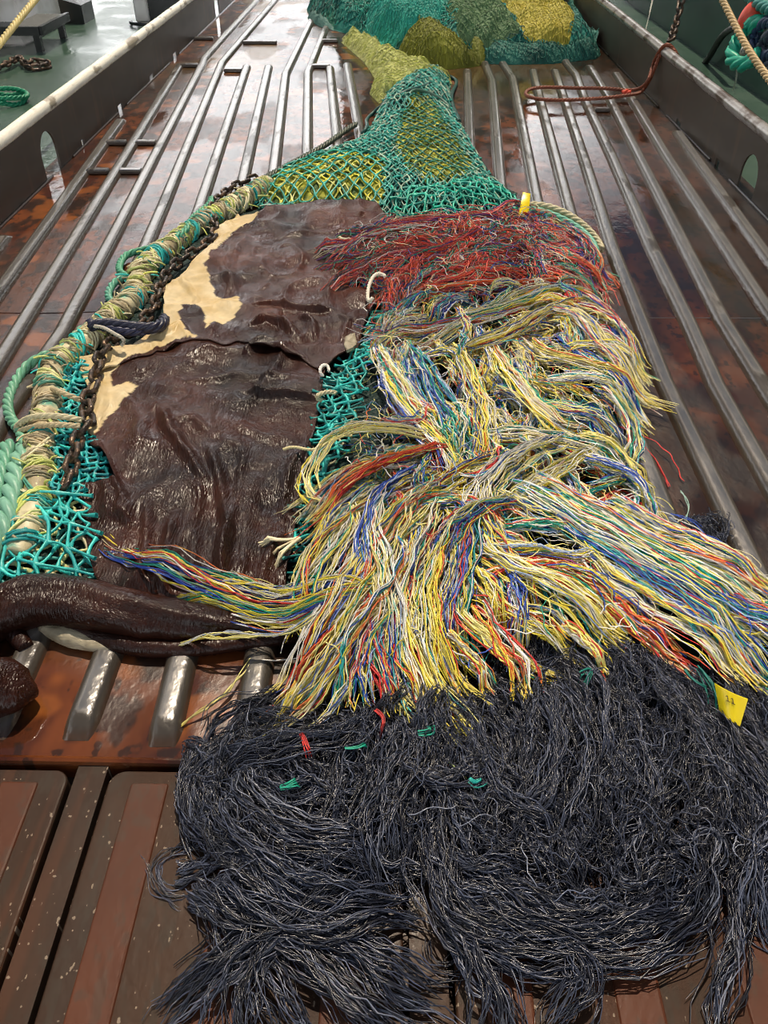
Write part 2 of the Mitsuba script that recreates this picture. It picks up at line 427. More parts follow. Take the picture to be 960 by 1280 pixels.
rail(XL - 0.02, 0.036, 'white_rail', kl, 3)
rail(XR + 0.02, 0.036, 'steel_rail', kr, 6)
for x, s in ((XL, 1), (XR, -1)):                         # the bright weld run at the foot
    for a, b in ((1.0, 5.1), (5.5, 6.6), (6.85, 8.4), (8.8, 17)):
        obj('weld_bead', mesh_of(*tubes(spline([(x + s * .004, a, 0.004), (x + s * .004, b, 0.004)], 0.08), 0.009, 6)), 'rib_steel', kl if s > 0 else kr, smooth=True)

# ------------------------------------------------------------------ outside the coamings
obj('side_deck', sheet(-9, XL - 0.1, Y0, Y1, -0.06, 0.0), 'green_deck', smooth=False, kind='structure', label='wet green painted side deck beyond the left coaming')
obj('side_deck', sheet(XR + 0.1, 3.0, Y0, Y1, -0.06, 0.0), 'green_deck', smooth=False, kind='structure', label='narrow green side deck beyond the right coaming')
kb = obj('bulwark', box(2.95, 3.0, Y0, Y1, -0.06, 1.65), 'green_paint', smooth=False, kind='structure', label='dark green painted bulwark plating along the right side')


obj('bulwark', box(-6.6, -6.5, Y0, Y1, -0.06, 3.4), 'green_paint', smooth=False, kind='structure', label='tall green bulwark far out on the left of the side deck')
obj('wall_back', box(-1.0, 2.3, 15.4, 15.6, -0.06, 4.2), 'green_paint', smooth=False, kind='structure', label='dark green stern gate that closes the far end of the deck')


# ------------------------------------------------------------------ heights of what lies on the deck
GX0, GY0, GS, GNX, GNY = -3.2, -0.4, 0.02, 320, 680
gx, gy = GX0 + GS * np.arange(GNX), GY0 + GS * np.arange(GNY)
GXX, GYY = np.meshgrid(gx, gy, indexing='ij')
H = np.zeros((GNX, GNY))


def raise_bed(pg, height, edge, lump=0.0, scale=4.0, seed=0):
    from scipy.ndimage import distance_transform_edt
    inside = shapely.contains_xy(pg, GXX, GYY)
    d = distance_transform_edt(inside) * GS
    h = height * (1 - np.exp(-d / edge)) * inside
    h *= 1 + lump * 2 * hash_noise(np.stack([GXX, GYY], -1), scale, seed)
    np.maximum(H, h, out=H)


def bed(x, y):
    from scipy.ndimage import map_coordinates
    x, y = np.asarray(x, float), np.asarray(y, float)
    return map_coordinates(H, [(x - GX0) / GS, (y - GY0) / GS], order=1, mode='nearest')


def PH(x, y, up=0.0):
    """The point at this place of the photograph that lies `up` above the bed."""
    z = up
    for _ in range(4):
        p = P(x, y, z)
        z = 0.5 * z + 0.5 * (float(bed([p[0]], [p[1]])[0]) + up)
    return P(x, y, z)


NECK = [(466, 150), (480, 118), (505, 96), (540, 88), (562, 98), (566, 130), (585, 165), (602, 195), (625, 228), (648, 238), (640, 262), (560, 275), (470, 262), (400, 258), (325, 252), (318, 232), (350, 208), (400, 192), (440, 178)]
HIDE_BED = [(290, 262), (400, 250), (480, 250), (500, 330), (480, 400), (450, 470), (400, 640), (360, 770), (100, 770), (0, 760), (-60, 740), (-20, 640), (20, 540), (60, 450), (150, 350), (230, 290)]
RED_BED = [(470, 282), (560, 280), (640, 268), (700, 285), (738, 315), (755, 345), (735, 375), (600, 392), (450, 380), (415, 330), (440, 300)]
MULTI = [(450, 400), (520, 372), (620, 375), (720, 362), (760, 400), (800, 455), (800, 505), (775, 545), (780, 610), (840, 660), (920, 712), (1010, 760), (1030, 850), (900, 850), (800, 815), (690, 845), (600, 855), (585, 880), (500, 860), (420, 880), (365, 870), (370, 800), (345, 730), (380, 640), (385, 560), (420, 470)]
BLACK = [(232, 935), (300, 890), (360, 880), (480, 850), (600, 835), (700, 800), (800, 800), (880, 840), (990, 880), (1100, 960), (1090, 1080), (960, 1110), (880, 1130), (800, 1170), (700, 1180), (600, 1170), (560, 1150), (548, 1040), (512, 1070), (440, 1130), (350, 1150), (262, 1150), (250, 1060), (225, 990)]
raise_bed(poly(NECK, .03), 0.13, 0.16, 0.35, 5, 1)
raise_bed(poly([(468, 150), (480, 122), (505, 100), (540, 92), (562, 98), (566, 130), (540, 150)], .03), 0.16, 0.09, 0.2, 5, 8)
raise_bed(poly(HIDE_BED, .02), 0.05, 0.06, 0.35, 6, 2)
raise_bed(poly(RED_BED, .03), 0.085, 0.08, 0.4, 6, 3)
raise_bed(poly(MULTI, .03), 0.080, 0.07, 0.6, 6, 4)
raise_bed(poly(BLACK, .01), 0.040, 0.05, 0.5, 7, 5)
from scipy.ndimage import gaussian_filter
H = gaussian_filter(H, 1.0)


# ------------------------------------------------------------------ cloth-like bodies
def sheet_mesh(pg, top, step=0.02, thick=0.006, under=None):
    """A closed sheet over the polygon: top(x, y) -> z, its underside `thick` lower (or at `under`)."""
    ring = np.array(shapely.segmentize(pg.exterior, step).coords)[:-1]
    x0, y0, x1, y1 = pg.bounds
    xx, yy = np.meshgrid(np.arange(x0, x1, step), np.arange(y0, y1, step * 1.0))
    xx = xx + step * 0.5 * (np.arange(xx.shape[0]) % 2)[:, None]
    inner = np.c_[xx.ravel(), yy.ravel()]
    inner = inner[shapely.contains_xy(pg.buffer(-step * 0.55), inner[:, 0], inner[:, 1])]
    p = np.vstack([ring, inner])
    tri = Delaunay(p).simplices
    c = p[tri].mean(1)
    tri = tri[shapely.contains_xy(pg, c[:, 0], c[:, 1])]
    a = p[tri]
    cr = (a[:, 1, 0] - a[:, 0, 0]) * (a[:, 2, 1] - a[:, 0, 1]) - (a[:, 1, 1] - a[:, 0, 1]) * (a[:, 2, 0] - a[:, 0, 0])
    tri[cr < 0] = tri[cr < 0][:, ::-1]
    tri = tri[np.abs(cr) > 1e-9]
    z = top(p[:, 0], p[:, 1])
    lo = z - thick if under is None else np.minimum(under(p[:, 0], p[:, 1]), z - 0.001)
    n, r = len(p), len(ring)
    v = np.vstack([np.c_[p, z], np.c_[p, lo]])
    i = np.arange(r); j = (i + 1) % r
    ccw = shapely.LinearRing(ring).is_ccw
    s = np.vstack([np.c_[i, i + n, j + n], np.c_[i, j + n, j]])
    f = np.vstack([tri, tri[:, ::-1] + n, s if ccw else s[:, ::-1]])
    return v, f, n


def seg_dist(p, line):
    """Distance of points p (n, 2) from a polyline, and how far along it (0..1)."""
    best, along = np.full(len(p), 9.0), np.zeros(len(p))
    m = len(line) - 1
    for k in range(m):
        a, b = line[k], line[k + 1]
        t = np.clip(((p - a) @ (b - a)) / max(1e-12, (b - a) @ (b - a)), 0, 1)
        d = np.linalg.norm(p - a - t[:, None] * (b - a), axis=1)
        along = np.where(d < best, (k + t) / m, along)
        best = np.minimum(best, d)
    return best, along


def edge_dist(pg, x, y):
    return shapely.distance(pg.exterior, shapely.points(x, y))


def rgb(*c):
    return np.array(c, float)


TEAL, DTEAL, TURQ, LIME, CREAM, BEIGE = rgb(.02, .22, .17), rgb(.008, .075, .062), rgb(.03, .46, .43), rgb(.52, .57, .16), rgb(.66, .60, .38), rgb(.36, .30, .18)
OLIVE, LOLIVE, GREEN, NAVY = rgb(.17, .17, .018), rgb(.42, .45, .12), rgb(.04, .25, .13), rgb(.012, .014, .035)


# ------------------------------------------------------------------ netting of twine
def netting(pg, bar, angle, top, r, colors, lift=0.0, wob=0.35, squash=1.0, seed=0, lump=0.012, npt=5, sd_=4):
    """Diamond netting laid over the polygon: every bar of twine is a bent tube, the knots are thickenings."""
    g = np.random.default_rng(seed)
    cx, cy = pg.centroid.x, pg.centroid.y
    x0, y0, x1, y1 = pg.bounds
    R = math.hypot(x1 - x0, y1 - y0) / 2 + bar
    nu, nv = int(R / (bar * 0.6)) + 2, int(R / (bar * 0.8 * squash)) + 2
    iu, iv = np.meshgrid(np.arange(-nu, nu + 1), np.arange(-nv, nv + 1), indexing='ij')
    ok = (iu + iv) % 2 == 0
    u, v = iu * bar * 0.6, iv * bar * 0.8 * squash
    ca, sa = math.cos(angle), math.sin(angle)
    pts = np.stack([cx + u * ca - v * sa, cy + u * sa + v * ca], -1)
    big = np.stack([hash_noise(pts, 2.2, seed + 1), hash_noise(pts, 2.2, seed + 2)], -1) * bar * 5 * wob
    pts = pts + big + g.normal(0, bar * 0.16 * wob, pts.shape)
    jz = g.normal(0, lump * 0.5, iu.shape) + lump * 2 * hash_noise(pts, 9, seed + 3)
    S, E, Z0, Z1 = [], [], [], []
    for du, dv in ((1, 1), (1, -1)):
        a = (slice(0, -1), slice(0, -1)) if dv > 0 else (slice(0, -1), slice(1, None))
        b = (slice(1, None), slice(1, None)) if dv > 0 else (slice(1, None), slice(0, -1))
        m = ok[a]
        S.append(pts[a][m]); E.append(pts[b][m]); Z0.append(jz[a][m]); Z1.append(jz[b][m])
    S, E, Z0, Z1 = map(np.concatenate, (S, E, Z0, Z1))
    mid = (S + E) / 2
    inn = shapely.contains_xy(pg, mid[:, 0], mid[:, 1])
    S, E, Z0, Z1 = S[inn], E[inn], Z0[inn], Z1[inn]
    n = len(S)
    t = np.linspace(0, 1, npt)[None, :, None]
    bow = g.normal(0, bar * 0.10, (n, 1, 2)) * np.sin(np.pi * t)
    c2 = S[:, None] * (1 - t) + E[:, None] * t + bow
    z = top(c2[..., 0].ravel(), c2[..., 1].ravel()).reshape(n, npt) + lift + Z0[:, None] * (1 - t[..., 0]) + Z1[:, None] * t[..., 0] + g.normal(0, lump * .4, (n, 1)) * np.sin(np.pi * t[..., 0])
    z = np.maximum(z, r)
    rad = r * np.array([1.7, 1.0, 0.95, 1.0, 1.7] if npt == 5 else [1.5, 1.0, 1.5])[None] * g.uniform(.85, 1.15, (n, 1))
    v_, f_ = tubes(np.concatenate([c2, z[..., None]], -1), rad, sd_)
    pal = np.array(colors)
    col = pal[g.integers(0, len(pal), n)] * g.uniform(.7, 1.25, (n, 1))
    return v_, f_, np.repeat(col, npt * sd_, 0)


# ------------------------------------------------------------------ the big green net: its neck, its body under everything
net = empty('codend_net', label='teal and yellow green fishing net end spread over the deck beneath the hides and tufts', category='fishing net')
allbed = shapely.union_all([poly(q, .02) for q in (NECK, HIDE_BED, RED_BED, MULTI)]).buffer(0.01).buffer(-0.015)
window = poly([(500, 142), (520, 122), (545, 125), (560, 150), (582, 180), (596, 200), (588, 222), (560, 232), (530, 226), (505, 215), (490, 190)], .1)
lefty = poly([(330, 215), (380, 200), (440, 200), (480, 215), (480, 250), (400, 258), (330, 250)], .06)


def net_top(x, y):
    return bed(x, y) - 0.012 + 0.012 * hash_noise(np.c_[x, y], 22, 5)


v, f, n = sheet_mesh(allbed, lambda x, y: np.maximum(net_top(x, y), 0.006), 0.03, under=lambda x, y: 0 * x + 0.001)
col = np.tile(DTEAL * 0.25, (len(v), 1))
yel = shapely.contains_xy(shapely.union_all([window, lefty]), v[:, 0], v[:, 1])
ny = hash_noise(v[:, :2], 18, 3)[:, None]
col[yel] = np.where(ny[yel] > -0.03, rgb(.34, .34, .03), rgb(.05, .10, .025))
nk = shapely.contains_xy(poly(NECK, .08), v[:, 0], v[:, 1]) & ~yel
col[nk] = DTEAL * 0.7
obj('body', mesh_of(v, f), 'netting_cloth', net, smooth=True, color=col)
neckpg = poly(NECK, .07)
sides = neckpg.difference(window.buffer(-0.02)).difference(lefty)
top0 = lambda x, y: bed(x, y)
for pg, bar, ang, r, cs, lift, wob, sd in (
    (window, .050, 0.05, .0048, [rgb(.50, .48, .05), rgb(.34, .40, .05), rgb(.42, .50, .08), rgb(.2, .28, .05)], -0.004, .3, 1),
    (window.buffer(.03), .058, 0.05, .0042, [rgb(.015, .12, .08), rgb(.03, .19, .10), rgb(.02, .16, .12)], .008, .12, 2),
    (lefty, .055, 0.1, .0055, [rgb(.66, .60, .06), rgb(.5, .52, .08), rgb(.6, .62, .2)], -0.004, .5, 3),
    (lefty.buffer(.04), .072, 0.0, .0052, [TEAL * 1.3, rgb(.03, .36, .27), rgb(.05, .42, .36)], .012, .12, 4),
    (sides, .036, 0.1, .0044, [TEAL, rgb(.03, .30, .24), rgb(.05, .34, .30), rgb(.12, .38, .28)], .004, .3, 5),
    (sides, .040, -0.05, .0042, [TEAL * .9, rgb(.02, .26, .2), rgb(.35, .48, .36), rgb(.03, .38, .32)], .014, .3, 6),
    (poly([(490, 240), (560, 235), (625, 228), (652, 240), (640, 268), (560, 275), (495, 265)], .08), .05, 0.8, .006, [rgb(.02, .40, .28), rgb(.03, .46, .32), rgb(.04, .3, .24)], .02, .9, 7),
    (poly([(55, 625), (106, 615), (122, 740), (-40, 752), (0, 690)], .05), .075, .9, .0052, [TURQ, rgb(.05, .52, .48), rgb(.03, .4, .4)], .034, .9, 14),
    (poly([(440, 452), (470, 420), (500, 420), (460, 470), (440, 560), (400, 640), (362, 730), (372, 640), (392, 560), (402, 480)], .05), .05, .9, .0050, [TURQ, rgb(.04, .46, .42), rgb(.02, .28, .26)], .026, .9, 15),
    (poly([(85, 440), (110, 470), (100, 520), (112, 570), (106, 610), (116, 660), (122, 735), (60, 745), (-60, 750), (-60, 700), (10, 650), (50, 620), (58, 560), (66, 500)], .05), .062, 0.35, .0056, [TURQ, rgb(.04, .55, .50), rgb(.02, .36, .34)], .018, .7, 8),
    (poly([(60, 620), (106, 610), (118, 735), (-30, 750), (0, 690)], .05), .055, 1.2, .0062, [rgb(.55, .56, .24), CREAM * .8, rgb(.05, .3, .27)], .0, .8, 9),
    (poly([(85, 440), (110, 470), (100, 520), (140, 600), (112, 625), (60, 620), (66, 500)], .05), .030, 0.8, .0055, [TURQ, rgb(.02, .36, .38), rgb(.02, .25, .28)], .022, 1.2, 10),
    (poly([(468, 360), (490, 345), (520, 400), (470, 440), (440, 480), (430, 560), (385, 640), (375, 700), (340, 745), (352, 690), (384, 590), (404, 500), (412, 465), (456, 425)], .05), .058, 0.4, .0052, [TURQ, rgb(.05, .50, .44), rgb(.03, .30, .30)], .012, .7, 11),
    (poly([(470, 375), (500, 360), (500, 420), (450, 480), (440, 560), (400, 640), (360, 720), (380, 590), (400, 500), (450, 420)], .05), .05, 1.1, .0048, [rgb(.5, .5, .3), rgb(.05, .05, .04), CREAM * .7, rgb(.03, .2, .2)], .0, .9, 12),
    (poly([(690, 262), (720, 275), (748, 305), (735, 325), (700, 300), (668, 270), (665, 250)], .05), .035, .4, .006, [rgb(.2, .45, .3), CREAM * .8, rgb(.05, .4, .3), rgb(.5, .52, .2)], .03, 1.2, 13),
):
    v, f, c = netting(pg.buffer(0), bar, ang, top0, r, cs, lift, wob, seed=sd, squash=1.45 if sd < 7 else 1.0, lump=.007 if sd < 7 else .012)
    obj('netting', mesh_of(v, f), 'twine', net, smooth=True, color=c, kind='stuff')
# bound rope edge round the throat of the neck
for pts, r, c in (([(452, 168), (458, 152), (470, 138), (492, 122), (515, 112), (538, 104)], .014, DTEAL * .8), ([(498, 112), (520, 100), (545, 92), (562, 96), (567, 112), (566, 132), (574, 152)], .016, DTEAL * .7),
                  ([(512, 118), (530, 114), (548, 122), (558, 136)], .012, rgb(.06, .14, .10))):
    w = spline(np.array([PH(a, b, .022) for a, b in pts]), .03)
    v, f = tubes(w, r, 7, True)
    obj('edge_rope', mesh_of(v, f), 'twine', net, smooth=True, color=np.tile(c, (len(v), 1)) * rng.uniform(.7, 1.2, (len(v), 1)))


# ------------------------------------------------------------------ the heap of net further up the deck
def lump(pg, base, hmax, edge, folds, seed, step=0.04):
    def top(x, y):
        d = edge_dist(pg, x, y)
        pts = np.c_[x, y]
        h = hmax * (1 - np.exp(-d / edge))
        w = hash_noise(pts + 0.25 * np.stack([hash_noise(pts, 2, seed), hash_noise(pts, 2, seed + 1)], -1), 1, seed + 2, 1)
        ridge = 0
        for ang, fr, am in folds:
            ph = pts @ np.array([math.cos(ang), math.sin(ang)]) * fr + 3.0 * hash_noise(pts, 1.6, seed + int(fr)) * 2
            ridge = ridge + am * (1 - np.abs(np.sin(ph)))
        return base(x, y) + h + ridge * np.clip(d / edge, 0, 1) + 0.02 * hash_noise(pts, 14, seed + 5) * np.clip(d / .05, 0, 1)
    return sheet_mesh(pg, top, step, under=lambda x, y: base(x, y) - 0.01 + 0 * x), top


def cloth_color(v, a, b, s, seed, c=None):
    t = np.clip(hash_noise(v, s, seed, 4) * 2.2 + 0.5, 0, 1)[:, None]
    fine = 1 + 0.5 * hash_noise(v, 55, seed + 1, 2)[:, None]
    out = (np.asarray(a) * (1 - t) + np.asarray(b) * t) * fine
    if c is not None:
        s_ = np.clip((hash_noise(v, 3.5, seed + 7, 3)[:, None] - 0.05) * 8, 0, 1)
        out = out * (1 - s_) + np.asarray(c) * fine * s_
    return np.clip(out, 0, 1)


heap = empty('trawl_net', label='heaped teal trawl net with olive netting panels lying across the far deck', category='fishing net')
zero = lambda x, y: 0.005 + 0 * np.asarray(x)
pile = poly([(384, 14, 0), (392, 28, 0), (410, 36, 0), (440, 44, 0), (470, 60, 0), (520, 78, 0), (560, 81, 0), (620, 79, 0), (690, 78, 0), (742, 73, 0), (750, 62, 0.02), (742, 46, .1), (728, 28, .14), (712, 8, .2), (690, -25, .25), (630, -34, .25), (500, -34, .2), (420, -28, .1), (392, -12, .05)])
(v, f, n), pile_top = lump(pile, zero, 0.26, 0.16, [(0.4, 7, .06), (1.9, 9, .05), (1.2, 4, .05)], 21)
obj('heap', mesh_of(v, f), 'netting_cloth', heap, smooth=True, color=cloth_color(v, DTEAL * 0.6, TEAL * 1.1, 3, 2, rgb(.03, .16, .10)))
vv, ff, cc = netting(pile.buffer(-.02), .052, .4, pile_top, .0042, [TEAL * .8, rgb(.02, .24, .18), rgb(.03, .28, .23), DTEAL, DTEAL], .008, .8, seed=31, lump=.012, npt=3, sd_=3)
obj('netting', mesh_of(vv, ff), 'twine', heap, smooth=True, color=cc, kind='stuff')
vv, ff, cc = netting(poly([(440, 10, .2), (520, -30, .2), (600, -30, .3), (620, 20, .3), (560, 34, .25), (470, 40, .15)]), .05, 1.0, pile_top, .0048, [rgb(.02, .32, .23), rgb(.03, .38, .30), TEAL], .02, 1.0, seed=32, lump=.02, npt=3, sd_=3)
obj('netting', mesh_of(vv, ff), 'twine', heap, smooth=True, color=cc, kind='stuff')
for nm, pts, base, hm, ed, fo, a, b, sd, lb in (
    ('olive_fold', [(496, 72, .0), (502, 52, .08), (526, 42, .14), (560, 44, .16), (585, 58, .14), (600, 75, .05), (592, 84, 0), (560, 87, 0), (525, 83, 0)], zero, .36, .14, [(0.9, 11, .05), (1.4, 7, .04)], rgb(.10, .11, .012), rgb(.24, .25, .03), 41, 'folded dark olive netting'),
    ('olive_fold', [(560, 70, .04), (570, 52, .12), (595, 48, .16), (618, 58, .12), (622, 74, .0), (600, 82, 0)], zero, .32, .12, [(2.2, 12, .05)], rgb(.09, .10, .012), rgb(.20, .22, .03), 42, 'folded dark olive netting'),
    ('olive_panel', [(632, 34, .21), (620, 10, .27), (616, -26, .3), (690, -26, .3), (708, 8, .27), (716, 40, .19), (712, 50, .165), (690, 53, .16), (655, 51, .165)], pile_top, .05, .06, [(1.9, 6, .015)], rgb(.30, .27, .03), rgb(.46, .40, .06), 43, 'mustard olive netting panel'),
    ('green_roll', [(590, 62, .06), (600, 52, .1), (640, 54, .12), (700, 56, .12), (748, 50, .1), (752, 62, .05), (745, 74, 0), (690, 80, 0), (640, 81, 0), (605, 80, 0)], zero, .19, .10, [(1.5, 9, .05), (0.3, 5, .03)], rgb(.012, .07, .055), rgb(.03, .17, .13), 44, 'rolled dark green net edge'),
    ('lime_strip', [(426, 46, .05), (445, 40, .08), (470, 48, .08), (486, 64, .06), (510, 74, .06), (545, 84, .08), (566, 92, .08), (560, 106, .05), (530, 112, .05), (500, 116, .03), (474, 130, .0), (462, 118, 0), (468, 98, 0), (455, 78, 0)], zero, .13, .10, [(2.3, 10, .05), (1.0, 7, .03)], rgb(.30, .33, .06), rgb(.52, .54, .20), 45, 'light olive netting strip'),
    ('teal_fold', [(452, 40, .12), (462, 14, .2), (500, -4, .25), (548, -2, .3), (566, 14, .3), (545, 34, .24), (505, 42, .18), (480, 50, .1)], pile_top, .10, .10, [(0.8, 13, .05)], rgb(.015, .20, .15), rgb(.03, .36, .28), 47, 'bright teal netting fold'),
    ('green_fold', [(556, 22, .28), (570, 0, .3), (606, 0, .3), (628, 26, .26), (650, 48, .18), (606, 50, .18), (575, 44, .22)], pile_top, .08, .09, [(2.4, 12, .05)], rgb(.05, .12, .05), rgb(.16, .26, .12), 48, 'grey green netting fold'),
    ('teal_edge', [(716, -14, .28), (728, 14, .2), (748, 44, .1), (738, 52, .12), (716, 24, .24), (704, -10, .3)], pile_top, .05, .05, [(1.3, 12, .02)], rgb(.012, .10, .08), rgb(.05, .22, .18), 49, 'teal net edge'),
    ('teal_edge', [(384, 14, .06), (396, 10, .1), (420, 18, .15), (450, 30, .15), (470, 44, .12), (458, 52, .02), (430, 42, 0), (400, 34, 0), (386, 26, 0)], zero, .12, .06, [(2.0, 14, .03)], rgb(.012, .09, .075), rgb(.10, .22, .19), 46, 'dark teal net edge'),
):
    (v, f, n), tp = lump(poly(pts), base, hm, ed, fo, sd, 0.03)
    k = obj(nm, mesh_of(v, f), 'netting_cloth', heap, smooth=True, color=cloth_color(v, a, b, 5, sd), label=lb)
    if poly(pts).area < .3:
        continue
    vv, ff, cc = netting(poly(pts).buffer(-.01), .034, .5 + sd, tp, .0030, [a * 1.3, b * 1.15, b], .006, .8, seed=sd, lump=.012, npt=3, sd_=3)
    obj('netting', mesh_of(vv, ff), 'twine', k, smooth=True, color=cc, kind='stuff')


# ------------------------------------------------------------------ ropes and chains
def rope(path, R, color, parent=None, name='rope', step=None, jitter=.18, nst=3, **more):
    """A laid rope: strands wound round the path."""
    c = spline(path, step or R * 0.55)
    s = np.r_[0, np.cumsum(np.linalg.norm(np.diff(c, axis=0), axis=1))]
    _, a, b = frames(c[None])
    a, b = a[0], b[0]
    parts = []
    for k in range(nst):
        ph = 2 * np.pi * (s / (R * 6.5) + k / nst)
        q = c + (R * 0.52 if nst > 1 else 0.0) * (np.cos(ph)[:, None] * a + np.sin(ph)[:, None] * b)
        v, f = tubes(q, R * (0.56 if nst > 1 else 1.0), 7, True)
        cl = np.tile(np.asarray(color), (len(v), 1)) * (1 + jitter * 2 * hash_noise(v, 40, k, 3)[:, None]) * (1 + .5 * hash_noise(v, 5, 9)[:, None])
        parts.append((v, f, np.clip(cl, 0, 1)))
    v, f, cl = cat(parts)
    return obj(name, mesh_of(v, f), 'twine', parent, smooth=True, color=cl, **more)


def link_mesh(L, W, r):
    n, m = 22, 8
    a = np.linspace(0, 2 * np.pi, n, endpoint=False)
    x = (L / 2 - W / 2) * np.sign(np.cos(a)) * np.minimum(1, np.abs(np.cos(a)) * 3) + (W / 2 - r) * np.cos(a)
    y = (W / 2 - r) * np.sign(np.sin(a)) * np.minimum(1, np.abs(np.sin(a)) * 1.15)
    c = np.stack([x, y, 0 * x], 1)
    t = np.roll(c, -1, 0) - np.roll(c, 1, 0)
    t /= np.linalg.norm(t, axis=1, keepdims=True)
    s = np.cross(t, [0, 0, 1])
    b = np.arange(m) * 2 * np.pi / m
    v = c[:, None] + r * (np.cos(b)[None, :, None] * s[:, None] + np.sin(b)[None, :, None] * np.array([0, 0, 1.0]))
    idx = np.arange(n * m).reshape(n, m)
    q0, q1 = idx, np.roll(idx, -1, 0)
    f = np.concatenate([np.stack([q0, np.roll(q0, -1, 1), np.roll(q1, -1, 1)], -1).reshape(-1, 3), np.stack([q0, np.roll(q1, -1, 1), q1], -1).reshape(-1, 3)])
    me = mesh_of(v.reshape(-1, 3), f)
    me.fix_normals()
    return me


def chain(path, L, W, r, up=.03, seed=0, **more):
    k0 = empty('chain', **more)
    pitch = L - 2.1 * r
    c = spline(path, 0.004)
    s = np.r_[0, np.cumsum(np.linalg.norm(np.diff(c, axis=0), axis=1))]
    d = mikit.ply(link_mesh(L, W, r), 'chain_steel', smooth=True)
    g = np.random.default_rng(seed)
    n = int(s[-1] / pitch)
    for i in range(n):
        s0, s1 = i * pitch, (i + 1) * pitch
        p0, p1 = (np.array([np.interp(q, s, c[:, j]) for j in range(3)]) for q in (s0, s1))
        x = (p1 - p0) / np.linalg.norm(p1 - p0)
        y = np.cross([0, 0, 1.0] if abs(x[2]) < .95 else [1.0, 0, 0], x); y /= np.linalg.norm(y)
        z = np.cross(x, y)
        roll = (0.75 if i % 2 else -0.75) + g.normal(0, .18)
        y, z = y * math.cos(roll) + z * math.sin(roll), z * math.cos(roll) - y * math.sin(roll)
        M = np.eye(4); M[:3, 0], M[:3, 1], M[:3, 2], M[:3, 3] = x, y, z, (p0 + p1) / 2
        scene[key('link', k0)] = {**d, 'to_world': mi.ScalarTransform4f(M.tolist())}
    return k0


CHAIN = [(322, 222, .06), (295, 232, .06), (272, 250, .07), (264, 266, .08), (270, 288, .08), (254, 308, .08), (228, 324, .08), (212, 338, .08), (203, 354, .08), (197, 369, .08), (190, 388, .08), (170, 408, .08), (146, 424, .09), (128, 441, .10), (120, 467, .10), (114, 490, .10), (106, 508, .10),
         (112, 526, .10), (101, 542, .10), (93, 560, .10), (91, 580, .10), (82, 602, .09), (78, 622, .08)]
chain(world(CHAIN), .088, .058, .0095, seed=5, label='rusty dark steel chain lying between the lashed headrope and the hide edges', category='chain')

# the thick lashed headrope along the left edge of the net
core_px = [(335, 228, .05), (292, 256, .06), (246, 284, .06), (205, 314, .06), (178, 340, .06), (163, 378, .06), (136, 400, .06), (112, 424, .06), (82, 446, .06), (66, 468, .06), (60, 512, .06), (50, 556, .06), (48, 606, .06), (42, 642, .05), (20, 700, .04)]
head = empty('headrope', label='thick headrope bundle lashed with cream lime and turquoise twine left of the chain', category='rope')
cc0 = spline(world(core_px), .015)
rad = .044 * (1 + .12 * 2 * hash_noise(cc0, 7, 3))
v, f = tubes(cc0, rad[None], 12, True)
v = v + .006 * 2 * np.stack([hash_noise(v, 40, q) for q in (1, 2, 3)], -1)
tt = hash_noise(v, 9, 4)[:, None]
obj('core', mesh_of(v, f), 'twine', head, smooth=True, color=np.where(tt > .06, BEIGE, np.where(tt < -.08, rgb(.10, .30, .22), CREAM * .8)) * (1 + .6 * hash_noise(v, 60, 8)[:, None]))
_, fa, fb = frames(cc0[None])
fa, fb = fa[0], fb[0]
pals = {'cream': [CREAM, CREAM * 1.1, BEIGE * 1.3], 'beige': [BEIGE, BEIGE * 1.3, rgb(.28, .25, .16)], 'lime': [LIME, rgb(.60, .62, .26), rgb(.45, .52, .18)], 'turq': [TURQ, rgb(.02, .3, .3)], 'green': [rgb(.12, .34, .22), rgb(.08, .28, .2)]}
order = ['cream', 'lime', 'beige', 'cream', 'cream', 'turq', 'beige', 'lime', 'cream', 'green']
nl = 120
for q in range(nl):
    ic = int((q + .5) / nl * (len(cc0) - 6)) + 2
    ic = int(np.clip(ic + rng.normal(0, 2.5), 2, len(cc0) - 5))
    nm = order[(q * 7 + int(rng.integers(0, 3))) % len(order)]
    turns = int(rng.integers(2, 5))
    a = np.linspace(0, 2 * np.pi * turns, 14 * turns)
    r0 = rad[ic] + .006
    tw = rng.uniform(.0026, .0058)
    tang = np.gradient(cc0, axis=0)[ic]; tang /= np.linalg.norm(tang)
    tilt = rng.normal(0, .8)
    along = (a / (2 * np.pi) - turns / 2) * tw * 2.3 + tilt * r0 * np.cos(a + rng.uniform(0, 6))
    wr = r0 * (1 + .10 * np.sin(a * 1.7 + rng.uniform(0, 6)))
    p = cc0[ic] + np.cos(a)[:, None] * fa[ic] * wr[:, None] + np.sin(a)[:, None] * fb[ic] * wr[:, None] + along[:, None] * tang
    v, f = tubes(p, tw, 5)
    cl = pals[nm][int(rng.integers(0, len(pals[nm])))] * rng.uniform(.8, 1.2)
    obj('lashing', mesh_of(v, f), 'twine', head, smooth=True, color=np.clip(np.tile(cl, (len(v), 1)) * (1 + .5 * hash_noise(v, 70, q)[:, None]), 0, 1))
